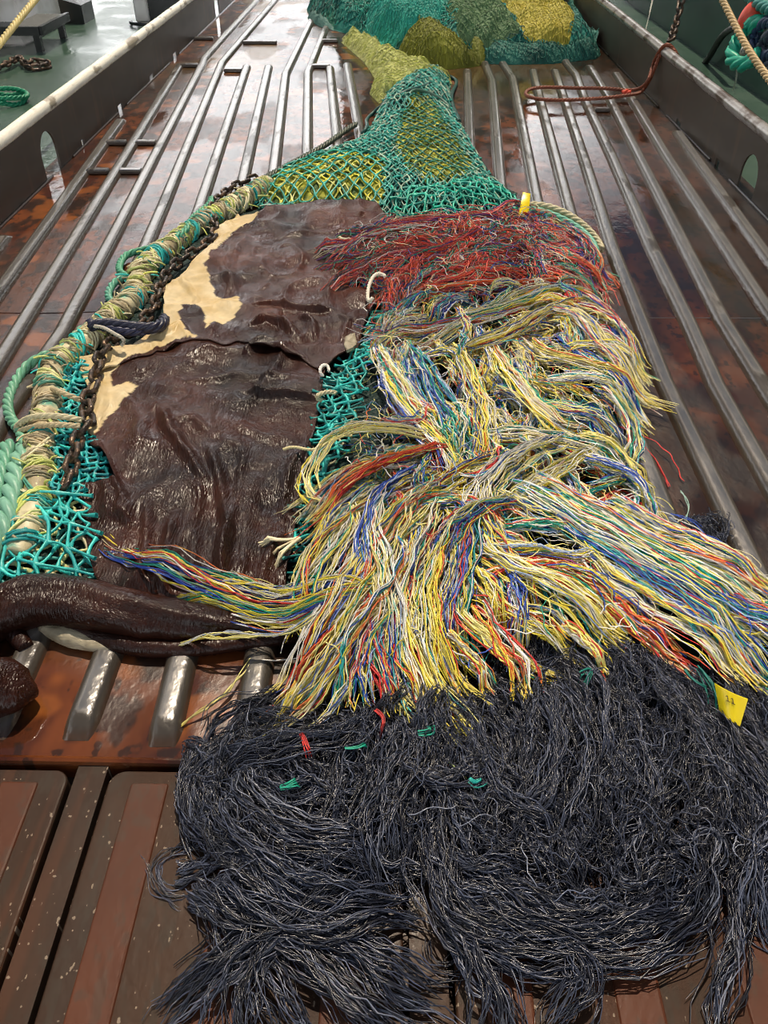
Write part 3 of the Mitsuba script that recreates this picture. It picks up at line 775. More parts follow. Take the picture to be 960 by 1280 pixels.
# loose yarn ends standing out of the bundle
S = 620
i0 = rng.integers(4, len(cc0) - 4, S)
an = rng.uniform(-.3, np.pi + .3, S)
base = cc0[i0] + rad[i0][:, None] * .9 * (np.cos(an)[:, None] * fa[i0] + np.sin(an)[:, None] * fb[i0])
dirn = np.cos(an)[:, None] * fa[i0] + np.sin(an)[:, None] * fb[i0] + rng.normal(0, .9, (S, 3))
tq = np.linspace(0, 1, 6)[None, :, None]
ln = rng.uniform(.012, .042, S)[:, None, None]
curl = rng.normal(0, .4, (S, 1, 3))
c = base[:, None] + ln * (dirn[:, None] * tq * .7 + curl * tq ** 2) + np.array([0, 0, -.03]) * tq ** 2
c[..., 2] = np.maximum(c[..., 2], .006)
v, f = tubes(c, rng.uniform(.0028, .005, S), 4)
pal = np.array([LIME, CREAM, CREAM, rgb(.62, .66, .16), TURQ, BEIGE])
obj('yarn_ends', mesh_of(v, f), 'twine', head, smooth=True, color=np.repeat(pal[rng.integers(0, 6, S)] * rng.uniform(.75, 1.2, (S, 1)), 6 * 4, 0), kind='stuff')

ROPE_G = rgb(.13, .34, .22)
rope(world([(264, 248, .07), (254, 262, .08), (240, 274, .09), (222, 296, .09), (196, 308, .06), (160, 318, .03), (150, 330, .03), (158, 345, .05), (175, 350, .05)]), .017, rgb(.08, .32, .19), name='green_rope', label='green laid rope in a loop beside the top of the headrope', category='rope')
rope(world([(165, 348, .05), (148, 350, .04), (137, 362, .03), (138, 376, .03), (152, 386, .04)]), .017, rgb(.10, .34, .24), name='green_rope', label='short green rope loop at the middle of the headrope', category='rope')
rope(world([(118, 405, .09), (98, 416, .08), (80, 435, .09), (56, 445, .08), (36, 456, .05), (18, 480, .03), (10, 502, .03), (14, 524, .03), (26, 540, .05), (26, 565, .06), (20, 585, .05), (8, 600, .04), (-30, 640, .04)]), .019, ROPE_G, name='green_rope', label='weathered green rope in a wide loop lying on the deck left of the headrope', category='rope')
rope(world([(34, 560, .05), (22, 580, .07), (16, 610, .08), (10, 640, .08), (0, 675, .07), (-40, 720, .05)]), .030, rgb(.16, .36, .26), name='green_rope', label='thick pale green rope doubled at the left edge beside the headrope', category='rope')
rope(world([(10, 556, .05), (2, 585, .06), (-6, 620, .06), (-20, 660, .05), (-60, 700, .05)]), .026, rgb(.12, .33, .22), name='green_rope', label='thick green rope at the very left edge of the picture', category='rope')
rope(world([(445, 155, .05), (425, 168, .04), (408, 180, .03), (380, 196, .03), (350, 212, .04), (325, 226, .06), (300, 240, .07)]), .019, rgb(.055, .07, .045), name='dark_rope', label='dark green brown rope running up from the chain to the net neck', category='rope')
rope(world([(112, 408, .12), (135, 405, .13), (160, 408, .13), (185, 410, .13), (205, 398, .11)]), .022, NAVY, name='navy_rope', label='dark navy rope bundle crossing the headrope and chain', category='rope', nst=4)
rope(world([(112, 402, .10), (140, 412, .12), (170, 415, .12), (200, 402, .10)]), .016, NAVY * 1.6, name='navy_rope', label='thin navy cord beneath the dark navy rope bundle', category='rope')
for pts, r, c, lb in (([(118, 408, .14), (130, 410, .15), (145, 418, .15), (154, 424, .14), (152, 432, .11)], .007, rgb(.5, .47, .38), 'bare pale cord hooked over the navy rope'),
                      ([(20, 535, .06), (30, 526, .10), (52, 520, .14), (80, 521, .14), (102, 526, .12)], .011, CREAM * .75, 'cream lashing cord pulled across the headrope to the chain'),
                      ([(24, 540, .06), (40, 534, .10), (70, 531, .13), (100, 533, .12)], .010, BEIGE * 1.2, 'beige lashing cord just below the cream one'),
                      ([(58, 488, .06), (70, 488, .12), (85, 494, .13), (100, 500, .11)], .010, BEIGE * 1.2, 'beige cord tying the headrope above the cream lashing')):
    rope(world(pts), r, c, name='lashing_cord', label=lb, category='cord')

# ------------------------------------------------------------------ the cow hides
CREAM_PX = [(280, 262), (322, 262), (324, 276), (300, 288), (286, 298), (270, 318), (258, 334), (262, 352), (268, 368), (276, 378), (298, 374), (303, 388), (290, 404), (276, 412), (264, 424), (252, 420), (246, 404), (240, 390), (228, 388), (224, 400), (232, 422), (246, 432), (225, 430), (190, 440), (158, 452), (138, 464), (142, 484), (160, 478), (171, 482), (160, 500), (140, 520), (118, 545), (95, 545), (80, 470), (80, 430), (180, 330)]
SPOTS_PX = [[(228, 388), (244, 384), (256, 400), (258, 418), (246, 424), (232, 410)], [(258, 424), (270, 412), (284, 410), (292, 420), (284, 434), (266, 436)]]
creampg = poly(CREAM_PX, .07).difference(shapely.union_all([poly(s, .07) for s in SPOTS_PX]))
FLESH_PX = [(436, 412), (440, 430), (432, 436), (428, 420)]


def hide_color(v):
    p = v[:, :2] + .020 * 2 * np.stack([hash_noise(v, 22, 1, 4), hash_noise(v, 22, 2, 4)], -1)
    inside = shapely.contains_xy(creampg, p[:, 0], p[:, 1])
    t = np.clip(hash_noise(v, 5, 3, 4) * 2 + .5, 0, 1)[:, None]
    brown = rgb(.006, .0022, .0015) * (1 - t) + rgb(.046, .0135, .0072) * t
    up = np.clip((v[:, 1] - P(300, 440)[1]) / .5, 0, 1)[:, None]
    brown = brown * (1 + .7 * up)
    fl = hash_noise(v, 70, 5, 3)[:, None]
    brown = brown * (1 + 1.1 * fl)
    c = np.clip(hash_noise(v, 11, 6, 4) * 2.2 + .5, 0, 1)[:, None]
    crm = rgb(.50, .36, .15) * (1 - c) + rgb(.62, .52, .32) * c
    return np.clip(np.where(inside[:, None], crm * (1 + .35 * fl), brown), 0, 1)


def ridges(spec):
    return [(np.array([P(a, b, .09)[:2] for a, b in pts]), amp, w) for pts, amp, w in spec]


R_UP = ridges([([(300, 386), (340, 378), (385, 388), (430, 386)], .030, .022), ([(310, 408), (330, 398), (355, 402), (372, 425)], .030, .02), ([(372, 395), (392, 402), (396, 425)], .018, .014), ([(300, 430), (345, 432), (395, 452)], .022, .03),
               ([(420, 390), (435, 400), (425, 430)], .02, .02), ([(340, 300), (400, 285), (460, 290)], .012, .03), ([(320, 345), (380, 330), (440, 345)], .014, .025), ([(270, 320), (290, 350), (300, 385)], .014, .025), ([(290, 268), (310, 262), (330, 266)], .025, .018),
               ([(225, 345), (245, 370), (240, 400)], .018, .02), ([(200, 420), (225, 405), (240, 430)], .015, .02), ([(380, 260), (430, 270), (470, 262)], .018, .02), ([(215, 350), (250, 345), (265, 345)], .012, .02)])
R_LO = ridges([([(300, 484), (350, 490), (400, 494)], .020, .016), ([(198, 506), (215, 545), (240, 575), (262, 610)], .026, .020), ([(262, 560), (275, 600), (285, 660), (278, 700)], .024, .018), ([(150, 480), (175, 520), (170, 570)], .016, .03),
               ([(218, 640), (208, 690), (200, 735)], .026, .018), ([(185, 625), (182, 680), (172, 725)], .016, .016), ([(245, 650), (240, 700), (235, 740)], .014, .016), ([(275, 655), (276, 700), (284, 742)], .018, .014), ([(320, 580), (306, 650), (300, 735)], .012, .025), ([(352, 655), (330, 700), (318, 738)], .020, .018),
               ([(118, 548), (132, 580), (148, 610), (160, 640)], .028, .014), ([(130, 600), (150, 640), (165, 650)], .014, .014), ([(230, 470), (290, 462), (380, 470)], .010, .02), ([(120, 470), (128, 500), (118, 530)], .016, .018), ([(280, 520), (330, 540), (380, 545)], .010, .03), ([(210, 530), (240, 520), (262, 540)], .012, .02)])


def hide_top(rid, extra, seed, below=None):
    def top(x, y):
        p = np.c_[x, y]
        wp = p + .03 * np.stack([hash_noise(p, 6, seed), hash_noise(p, 6, seed + 1)], -1) * 2
        z = bed(x, y) + extra + .028 * 2 * hash_noise(p, 5, seed + 2, 3) + .004 * 2 * hash_noise(wp * [1.0, .6], 15, seed + 3, 2)
        q = np.abs(hash_noise(wp * [1.0, .45], 7, seed + 4, 2))
        z = z + .020 * np.clip(1 - q * 7, 0, 1) ** 1.5
        for line, amp, w in rid:
            d, al = seg_dist(p, line)
            z = z + 1.35 * amp * np.exp(-(d / w) ** 2) * np.clip(4 * np.minimum(al, 1 - al) + .25, 0, 1)
        if below is not None:
            z = np.maximum(z, below(x, y) + .007)
        return np.maximum(z, .012)
    return top


def make_hide(px, rid, extra, seed, label, zp=.08, below=None):
    pg = poly(px, zp)
    ring = np.array(shapely.segmentize(pg.exterior, .012).coords)
    ring += .010 * 2 * np.stack([hash_noise(ring, 14, seed), hash_noise(ring, 14, seed + 9)], -1)
    pg = shapely.Polygon(ring).buffer(0)
    if pg.geom_type != 'Polygon':
        pg = max(pg.geoms, key=lambda g: g.area)
    v, f, n = sheet_mesh(pg, hide_top(rid, extra, seed, below), .0085, .007)
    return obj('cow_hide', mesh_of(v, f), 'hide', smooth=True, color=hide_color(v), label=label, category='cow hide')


make_hide([(98, 441), (135, 434), (200, 424), (300, 418), (400, 436), (406, 462), (400, 500), (390, 555), (374, 618), (362, 690), (354, 738), (300, 752), (220, 750), (125, 735), (112, 700), (101, 640), (100, 605), (128, 604), (146, 606), (136, 575), (110, 552), (116, 545), (104, 530), (108, 510), (118, 500), (108, 480), (100, 462)],
          R_LO, .022, 51, 'large dark brown cow hide with a cream left edge above the rolled hide')
make_hide([(284, 273), (296, 266), (322, 268), (334, 256), (395, 250), (470, 248), (484, 262), (492, 300), (484, 350), (462, 384), (454, 408), (446, 434), (424, 438), (402, 461), (372, 444), (330, 432), (296, 425), (280, 434), (262, 430), (240, 428), (225, 428), (190, 440), (152, 450), (116, 462), (100, 455), (98, 442), (130, 436), (165, 428), (192, 408), (206, 392), (204, 370), (208, 352), (232, 338), (252, 320), (266, 302), (266, 288)],
          R_UP, .018, 61, 'upper dark brown cow hide with a cream patch beside the chain', .09, hide_top(R_LO, .022, 51))
# shackle like pale rings and knots at the hide edges
for pts, r, c, lb in (([(466, 372, .13), (464, 350, .14), (474, 342, .15), (482, 346, .14)], .008, rgb(.8, .75, .6), 'white cord loop beside the red tufts'),
                      ([(404, 470, .10), (400, 462, .12), (406, 456, .12), (411, 464, .11)], .006, rgb(.8, .76, .68), 'small white ring at the right edge of the hides'),
                      ([(402, 500, .10), (396, 496, .12), (410, 490, .12), (420, 492, .11)], .008, CREAM * .8, 'cream twist of cord where the hide has a crease'),
                      ([(424, 297, .13), (430, 300, .13), (438, 299, .13)], .010, CREAM * .8, 'pale cord bit beside the red tufts on the upper hide'),
                      ([(354, 562, .10), (375, 560, .11), (392, 562, .12), (412, 552, .13), (440, 545, .14)], .005, rgb(.62, .56, .3), 'cream strand reaching left over the hide edge')):
    rope(world(pts), r, c, name='cord_piece', label=lb, category='cord')
px_f = np.array([P(*q, .10) for q in [(442, 412), (445, 422), (441, 434), (435, 438), (431, 428), (433, 416)]])
vf, ff, nf = sheet_mesh(shapely.Polygon(px_f[:, :2]).buffer(.004), lambda x, y: hide_top(R_UP, .018, 61, hide_top(R_LO, .022, 51))(x, y) + .008 + .006 * hash_noise(np.c_[x, y], 60, 3), .01, .014)
obj('rawhide_flap', mesh_of(vf, ff), 'flesh', smooth=True, label='small pale flap of raw skin at the right corner of the upper hide', category='skin flap')


def loft(c, rx, rz, seed, wr=.12, n=26, groove=None):
    """A lumpy roll along c with horizontal radius rx and vertical rz."""
    c = np.asarray(c, float)
    M = len(c)
    t = np.gradient(c, axis=0); t[:, 2] *= .5
    t /= np.linalg.norm(t, axis=1, keepdims=True)
    a = np.cross(t, [0, 0, 1.0]); a /= np.linalg.norm(a, axis=1, keepdims=True)
    ang = np.linspace(0, 2 * np.pi, n, endpoint=False)
    v = c[:, None] + rx[:, None, None] * np.cos(ang)[None, :, None] * a[:, None] + rz[:, None, None] * np.sin(ang)[None, :, None] * np.array([0, 0, 1.0])
    nrm = v - c[:, None]
    sc = 1 + wr * 2 * hash_noise(v.reshape(-1, 3) * [1, 1, 1.5], 9, seed, 3).reshape(M, n) + wr * .6 * 2 * hash_noise(v.reshape(-1, 3), 26, seed + 1, 2).reshape(M, n)
    if groove:
        for k0, am, w in groove:
            d = (ang[None] - k0 - .5 * np.sin(np.linspace(0, 5, M))[:, None] + np.pi) % (2 * np.pi) - np.pi
            sc = sc - am * np.exp(-(d / w) ** 2)
    v = c[:, None] + nrm * sc[..., None]
    v[..., 2] = np.maximum(v[..., 2], .003)
    idx = np.arange(M * n).reshape(M, n)
    q0, q1 = idx[:-1], idx[1:]
    f = np.concatenate([np.stack([q0, np.roll(q1, -1, 1), np.roll(q0, -1, 1)], -1).reshape(-1, 3), np.stack([q0, q1, np.roll(q1, -1, 1)], -1).reshape(-1, 3)])
    vv = np.vstack([v.reshape(-1, 3), c[:1], c[-1:]])
    e = np.arange(n)
    f = np.vstack([f, np.c_[np.full(n, M * n), idx[0], np.roll(idx[0], -1)], np.c_[np.full(n, M * n + 1), np.roll(idx[-1], -1), idx[-1]]])
    me = mesh_of(vv, f)
    me.fix_normals()
    return me


def taper(n, pts):
    return np.interp(np.linspace(0, 1, n), [p[0] for p in pts], [p[1] for p in pts])


roll = empty('rolled_hide', label='rolled up dark brown hide lying across the deck below the large hide', category='cow hide')
c = spline(world([(-90, 800, .055), (-20, 772, .065), (30, 752, .072), (75, 750, .072), (130, 760, .068), (190, 772, .062), (250, 778, .055), (310, 784, .045), (370, 792, .032), (400, 796, .022)]), .012)
n = len(c)
m = loft(c, taper(n, [(0, .07), (.2, .075), (.4, .072), (.7, .052), (1, .014)]), taper(n, [(0, .06), (.3, .068), (.6, .055), (1, .02)]), 71, .13, 34, [(0.75, .16, .30), (1.9, .10, .25)])
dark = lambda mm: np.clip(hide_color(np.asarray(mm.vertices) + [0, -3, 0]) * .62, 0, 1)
obj('roll', m, 'hide', roll, smooth=True, color=dark(m))
c = spline(world([(60, 772, .035), (100, 790, .028), (160, 806, .026), (230, 810, .026), (300, 803, .026), (360, 798, .022), (400, 796, .015)]), .012)
n = len(c)
m = loft(c, taper(n, [(0, .012), (.3, .026), (.7, .026), (1, .012)]), taper(n, [(0, .02), (.3, .026), (1, .014)]), 75, .14, 20)
obj('folded_lip', m, 'hide', roll, smooth=True, color=dark(m))
c = spline(world([(52, 784, .024), (70, 790, .024), (95, 799, .024), (125, 806, .023), (150, 812, .02)]), .006)
n = len(c)
m = loft(c, taper(n, [(0, .014), (.3, .027), (.7, .024), (1, .008)]), taper(n, [(0, .018), (.4, .026), (1, .01)]), 78, .22, 18)
obj('flesh_side', m, 'flesh', roll, smooth=True, label='pale raw underside showing in the fold')
c = spline(world([(-10, 770, .03), (10, 785, .03), (25, 800, .025), (34, 812, .02)]), .008)
n = len(c)
m = loft(c, taper(n, [(0, .03), (1, .02)]), taper(n, [(0, .03), (1, .02)]), 79, .2, 16)
obj('folded_end', m, 'hide', roll, smooth=True, color=dark(m))
c = spline(world([(-150, 860, .062), (-70, 858, .064), (-20, 858, .064), (10, 860, .062), (28, 862, .058), (40, 864, .05), (46, 866, .044)]), .008)
n = len(c)
m = loft(c, taper(n, [(0, .075), (.75, .078), (.9, .06), (1, .01)]), taper(n, [(0, .06), (.8, .062), (1, .01)]), 83, .10, 30)
obj('hide_end', m, 'hide', smooth=True, color=dark(m), label='dark rounded hide end at the left edge below the rolled hide', category='cow hide')

# ------------------------------------------------------------------ tufts of rope yarn
def flow_field(samples):
    s = np.array(samples, float)
    s[:, 2:] /= np.linalg.norm(s[:, 2:], axis=1, keepdims=True)

    def flow(x, y):
        d2 = (s[:, 0] - x) ** 2 + (1.2 * (s[:, 1] - y)) ** 2 + 60
        w = d2 ** -1.6
        v = (w[:, None] * s[:, 2:]).sum(0)
        return v / (np.linalg.norm(v) + 1e-9)
    return flow


def trace(flow, x, y, length, g, turn=.25, step=.04):
    """A path of world length `length` that follows the flow, in photograph coordinates."""
    pts = [(x, y)]
    n = max(3, int(length / step))
    w = g.normal(0, turn)
    w2 = g.normal(0, turn * .25)
    for k in range(n):
        d = flow(x, y)
        a = w + w2 * k
        d = np.array([d[0] * math.cos(a) - d[1] * math.sin(a), d[0] * math.sin(a) + d[1] * math.cos(a)])
        p0, p1 = P(x, y)[:2], P(x + d[0], y + d[1])[:2]
        s = step / max(np.linalg.norm(p1 - p0), 1e-6)
        x, y = x + d[0] * s, y + d[1] * s
        pts.append((x, y))
    return pts


def tuft(path, nst, w0, w1, palette, weights, r, g, lift=.02, thick=.02, wav=.004, wl=.07, tip=None, tipfrac=.12, M=12, short=.35, mixing=.25, dome=.0, sides=3, clump=5, kin=.55, fmin=.35):
    """Strands that leave the root of the path together and spread towards its end; path is in world x, y."""
    c = spline(np.c_[path, np.zeros(len(path))], .015)
    L = np.r_[0, np.cumsum(np.linalg.norm(np.diff(c, axis=0), axis=1))]
    tot = L[-1]
    t0 = np.abs(g.normal(0, .06, nst)).clip(0, .4)
    t1 = 1 - np.abs(g.normal(0, short * .5, nst)).clip(0, .7)
    long = g.random(nst) < .08
    t1 = np.where(long, 1 + g.uniform(0, .12, nst), t1)
    t1 = np.maximum(t1, t0 + .25)
    t = t0[:, None] + (t1 - t0)[:, None] * np.linspace(0, 1, M)[None]
    s = t * tot
    q = np.stack([np.interp(s, L, c[:, k]) for k in range(2)], -1)
    end = c[-1, :2] - c[-4, :2]; end /= np.linalg.norm(end)
    q = q + np.clip(s - tot, 0, None)[..., None] * end
    tx = np.stack([np.interp(s, L, np.gradient(c[:, k])) for k in range(2)], -1)
    tx /= np.linalg.norm(tx, axis=-1, keepdims=True)
    nx = np.stack([-tx[..., 1], tx[..., 0]], -1)
    ncl = max(3, nst // clump)
    cid = g.integers(0, ncl, nst)
    a = g.normal(0, .5, ncl)[cid] + g.normal(0, .07, nst)
    wdt = w0 + (w1 - w0) * np.clip(t, 0, 1.1) ** 1.3
    cross = g.normal(0, .40, ncl)[cid] + g.normal(0, .10, nst)
    off = (a[:, None] + cross[:, None] * (t - .5)) * wdt
    f1, f2, p1, p2 = g.uniform(.6, 1.4, nst) / wl, (g.uniform(.2, .55, ncl) / wl)[cid], g.uniform(0, 6.28, nst), g.uniform(0, 6.28, ncl)[cid] + g.normal(0, .3, nst)
    off = off + wav * np.sin(6.283 * f1[:, None] * s + p1[:, None]) * g.uniform(.4, 1.5, nst)[:, None] + 2.0 * wav * np.sin(6.283 * f2[:, None] * s + p2[:, None])
    q = q + nx * off[..., None]
    b = np.clip(g.uniform(0, 1, ncl)[cid] + g.normal(0, .12, nst), 0, 1.2)
    zz = b[:, None] * thick * (1 - .4 * a[:, None] ** 2).clip(.15, 1) + wav * .7 * np.sin(6.283 * f1[:, None] * s * 1.1 + p2[:, None])
    zz = zz + dome * np.sin(np.pi * np.clip(t, 0, 1))
    fall = np.clip((1.0 - t) / .25, fmin, 1)
    h = bed(q[..., 0].ravel(), q[..., 1].ravel()).reshape(nst, M)
    z = h + (lift + zz) * fall
    z = np.maximum(z, r + .001 + .004 * b[:, None])
    pts = np.concatenate([q, z[..., None]], -1)
    rr = r * g.uniform(.75, 1.25, nst)
    rad = np.repeat(rr[:, None], M, 1)
    rad[:, -1] *= .6
    v, f = tubes(pts, rad, sides)
    pal = np.asarray(palette)
    wn = np.asarray(weights) / np.sum(weights)
    ci = np.where(g.random(nst) < kin, g.choice(len(pal), ncl, p=wn)[cid], g.choice(len(pal), nst, p=wn))
    cl = pal[ci][:, None].repeat(M, 1)
    other = pal[g.choice(len(pal), (nst, M), p=np.asarray(weights) / np.sum(weights))]
    cl = np.where((g.random((nst, M)) < mixing * .5)[..., None], cl * .5 + other * .5, cl)
    if tip is not None:
        tq = np.clip((t - (t1[:, None] - tipfrac)) / (tipfrac * .6), 0, 1)[..., None] * (g.random(nst) < .75)[:, None, None]
        cl = cl * (1 - tq) + np.asarray(tip) * tq
    cl = cl * g.uniform(.8, 1.15, (nst, 1, 1)) * g.uniform(.85, 1.12, (nst, M, 1))
    return v, f, np.clip(np.repeat(cl.reshape(-1, 3), sides, 0), 0, 1)


def sample_px(pg_px, n, g, dens=None):
    """Roots spread evenly in the world over a polygon given in the photograph."""
    pg = poly(pg_px, .05)
    x0, y0, x1, y1 = pg.bounds
    out = []
    cand = np.c_[g.uniform(x0, x1, 40 * n), g.uniform(y0, y1, 40 * n)]
    cand = cand[shapely.contains_xy(pg, cand[:, 0], cand[:, 1])]
    # best candidate sampling keeps them apart
    area = pg.area
    rmin = .72 * math.sqrt(area / n)
    for p in cand:
        if all((p[0] - o[0]) ** 2 + (p[1] - o[1]) ** 2 > rmin * rmin for o in out):
            out.append(p)
        if len(out) >= n:
            break
    return np.array(out)


def to_px(p, z=.05):
    q = np.array([p[0], p[1], z]) - CAM
    return 480 + FOCAL * (q @ RIGHT) / (q @ FWD), 640 - FOCAL * (q @ UP) / (q @ FWD)


def w2(px_pts, z=.06):
    return np.array([P(a, b, z)[:2] for a, b in px_pts])


YEL, PYEL, WHT, CRM = rgb(.78, .66, .07), rgb(.80, .74, .28), rgb(.80, .80, .76), rgb(.70, .64, .42)
BLU, RED, ORG, GRN, CYN, LBL = rgb(.03, .08, .42), rgb(.62, .045, .04), rgb(.72, .17, .04), rgb(.015, .33, .22), rgb(.03, .36, .40), rgb(.30, .42, .66)
PURP = rgb(.14, .05, .22)
MIXPAL = [YEL, PYEL, WHT, CRM, BLU, RED, ORG, GRN, CYN, LBL]
W_WHITE = [9, 22, 28, 14, 10, 5, 3, 5, 4, 5]
W_YELLOW = [25, 28, 20, 10, 7, 5, 4, 4, 2, 3]
W_BLUE = [6, 10, 18, 6, 34, 4, 2, 10, 9, 10]
W_GREEN = [10, 12, 14, 8, 14, 3, 2, 24, 16, 6]
W_RED = [10, 10, 12, 6, 6, 32, 18, 4, 2, 2]
KINDS = [W_WHITE, W_YELLOW, W_BLUE, W_GREEN, W_RED]



def loose_yarn(parent, flow, region, n, g, palette, weights, r, bsdf, length, up=(.02, .095), turn=.6, M=9):
    """Single short yarn ends lying every way on top of a mat, too many to count."""
    pg = poly(region, .05)
    x0, y0, x1, y1 = pg.bounds
    q = np.c_[g.uniform(x0, x1, 4 * n), g.uniform(y0, y1, 4 * n)]
    q = q[shapely.contains_xy(pg, q[:, 0], q[:, 1])][:n]
    n = len(q)
    d = []
    for p in q:
        x, y = to_px(p)
        v = flow(x, y)
        e = P(x + v[0], y + v[1])[:2] - P(x, y)[:2]
        d.append(math.atan2(e[1], e[0]))
    th = np.array(d) + g.normal(0, turn, n)
    t = np.linspace(-.5, .5, M)[None]
    L = g.uniform(*length, n)[:, None]
    bend = g.normal(0, 1.4, n)[:, None]
    a = th[:, None] + bend * t + .45 * np.sin(6.28 * (t * g.uniform(1, 2.5, n)[:, None] + g.random(n)[:, None]))
    step = L / (M - 1)
    xy = np.stack([np.cumsum(np.cos(a) * step, 1), np.cumsum(np.sin(a) * step, 1)], -1)
    xy = xy - xy.mean(1, keepdims=True) + q[:, None]
    z = bed(xy[..., 0].ravel(), xy[..., 1].ravel()).reshape(n, M) + g.uniform(up[0], up[1], n)[:, None] + .012 * np.cos(np.pi * t) - .01
    v, f = tubes(np.concatenate([xy, np.maximum(z, r)[..., None]], -1), r * g.uniform(.75, 1.2, n), 3)
    pal = np.asarray(palette)
    c = pal[g.choice(len(pal), n, p=np.asarray(weights) / np.sum(weights))] * g.uniform(.8, 1.15, (n, 1))
    obj('loose_yarn', mesh_of(v, f), bsdf, parent, smooth=True, color=np.clip(np.repeat(c, M * 3, 0), 0, 1), kind='stuff')


# ---- the multicoloured mat
MFLOW = flow_field([(720, 370, -1, .15), (600, 392, -1, .25), (500, 420, -.9, .35), (780, 420, .7, .6), (760, 470, .8, .4), (690, 430, .8, .35), (800, 490, .7, .6),
    (480, 480, .45, 1), (520, 520, .6, 1), (560, 480, .5, 1), (610, 480, .3, 1), (650, 500, .6, .6), (720, 520, .9, .2), (780, 560, .7, .6),
    (450, 570, -.9, .35), (420, 600, -.8, .4), (520, 600, -.6, .8), (600, 580, .2, 1), (680, 580, -.5, .5), (740, 600, .8, .3),
    (470, 660, -.5, 1), (420, 720, -.35, 1), (400, 800, -.5, 1), (520, 700, .0, 1), (510, 780, .1, 1), (560, 850, .5, 1), (450, 830, -.5, 1), (370, 850, -.5, 1),
    (600, 680, .8, .5), (620, 740, .95, .2), (700, 790, .9, .4), (720, 750, .9, .2), (650, 820, .3, .9), (600, 800, .5, .9),
    (720, 640, .85, .5), (800, 690, .85, .5), (880, 740, .85, .45), (950, 770, .9, .4), (840, 800, .8, .4), (900, 810, .75, .6), (660, 620, .8, .5)])
g = np.random.default_rng(101)
mat = empty('multicolour_tuft_mat', label='mat of yellow white blue and red frayed rope tufts covering the right of the net', category='rope tufts')
roots = sample_px([(490, 405), (540, 382), (620, 384), (720, 370), (752, 400), (770, 450), (755, 520), (750, 590), (830, 660), (940, 735), (1000, 800), (900, 810), (800, 780), (700, 780), (620, 770), (560, 730), (500, 690), (475, 640), (490, 560), (495, 480)], 215, g)
roots = roots[np.argsort(roots[:, 1])]
count = 0
for p in roots:
    x, y = to_px(p)
    flow = MFLOW
    L = g.uniform(.18, .34)
    px = trace(flow, x, y, L, g, .5)
    # a tuft lies around its root: step half its length back along the flow
    sh = np.array(px[len(px) // 3]) - np.array(px[0])
    px = [(a - sh[0], b - sh[1]) for a, b in px]
    if y < 460:
        kw = KINDS[g.choice(5, p=[.45, .25, .12, .08, .10])]
    elif x > 640 and y > 600:
        kw = KINDS[g.choice(5, p=[.28, .20, .20, .24, .08])]
    else:
        kw = KINDS[g.choice(5, p=[.38, .24, .20, .09, .09])]
    v, f, c = tuft(w2(px), int(g.integers(38, 56)), .018, g.uniform(.03, .06), MIXPAL, kw, .0016, g, kin=.45, clump=4, lift=g.uniform(-.02, .065), thick=.026, wav=.0030, wl=.055, mixing=.2, tip=YEL if g.random() < .5 else None, dome=g.uniform(0, .03))
    obj('tuft', mesh_of(v, f), 'twine', mat, smooth=True, color=c)
    count += 1
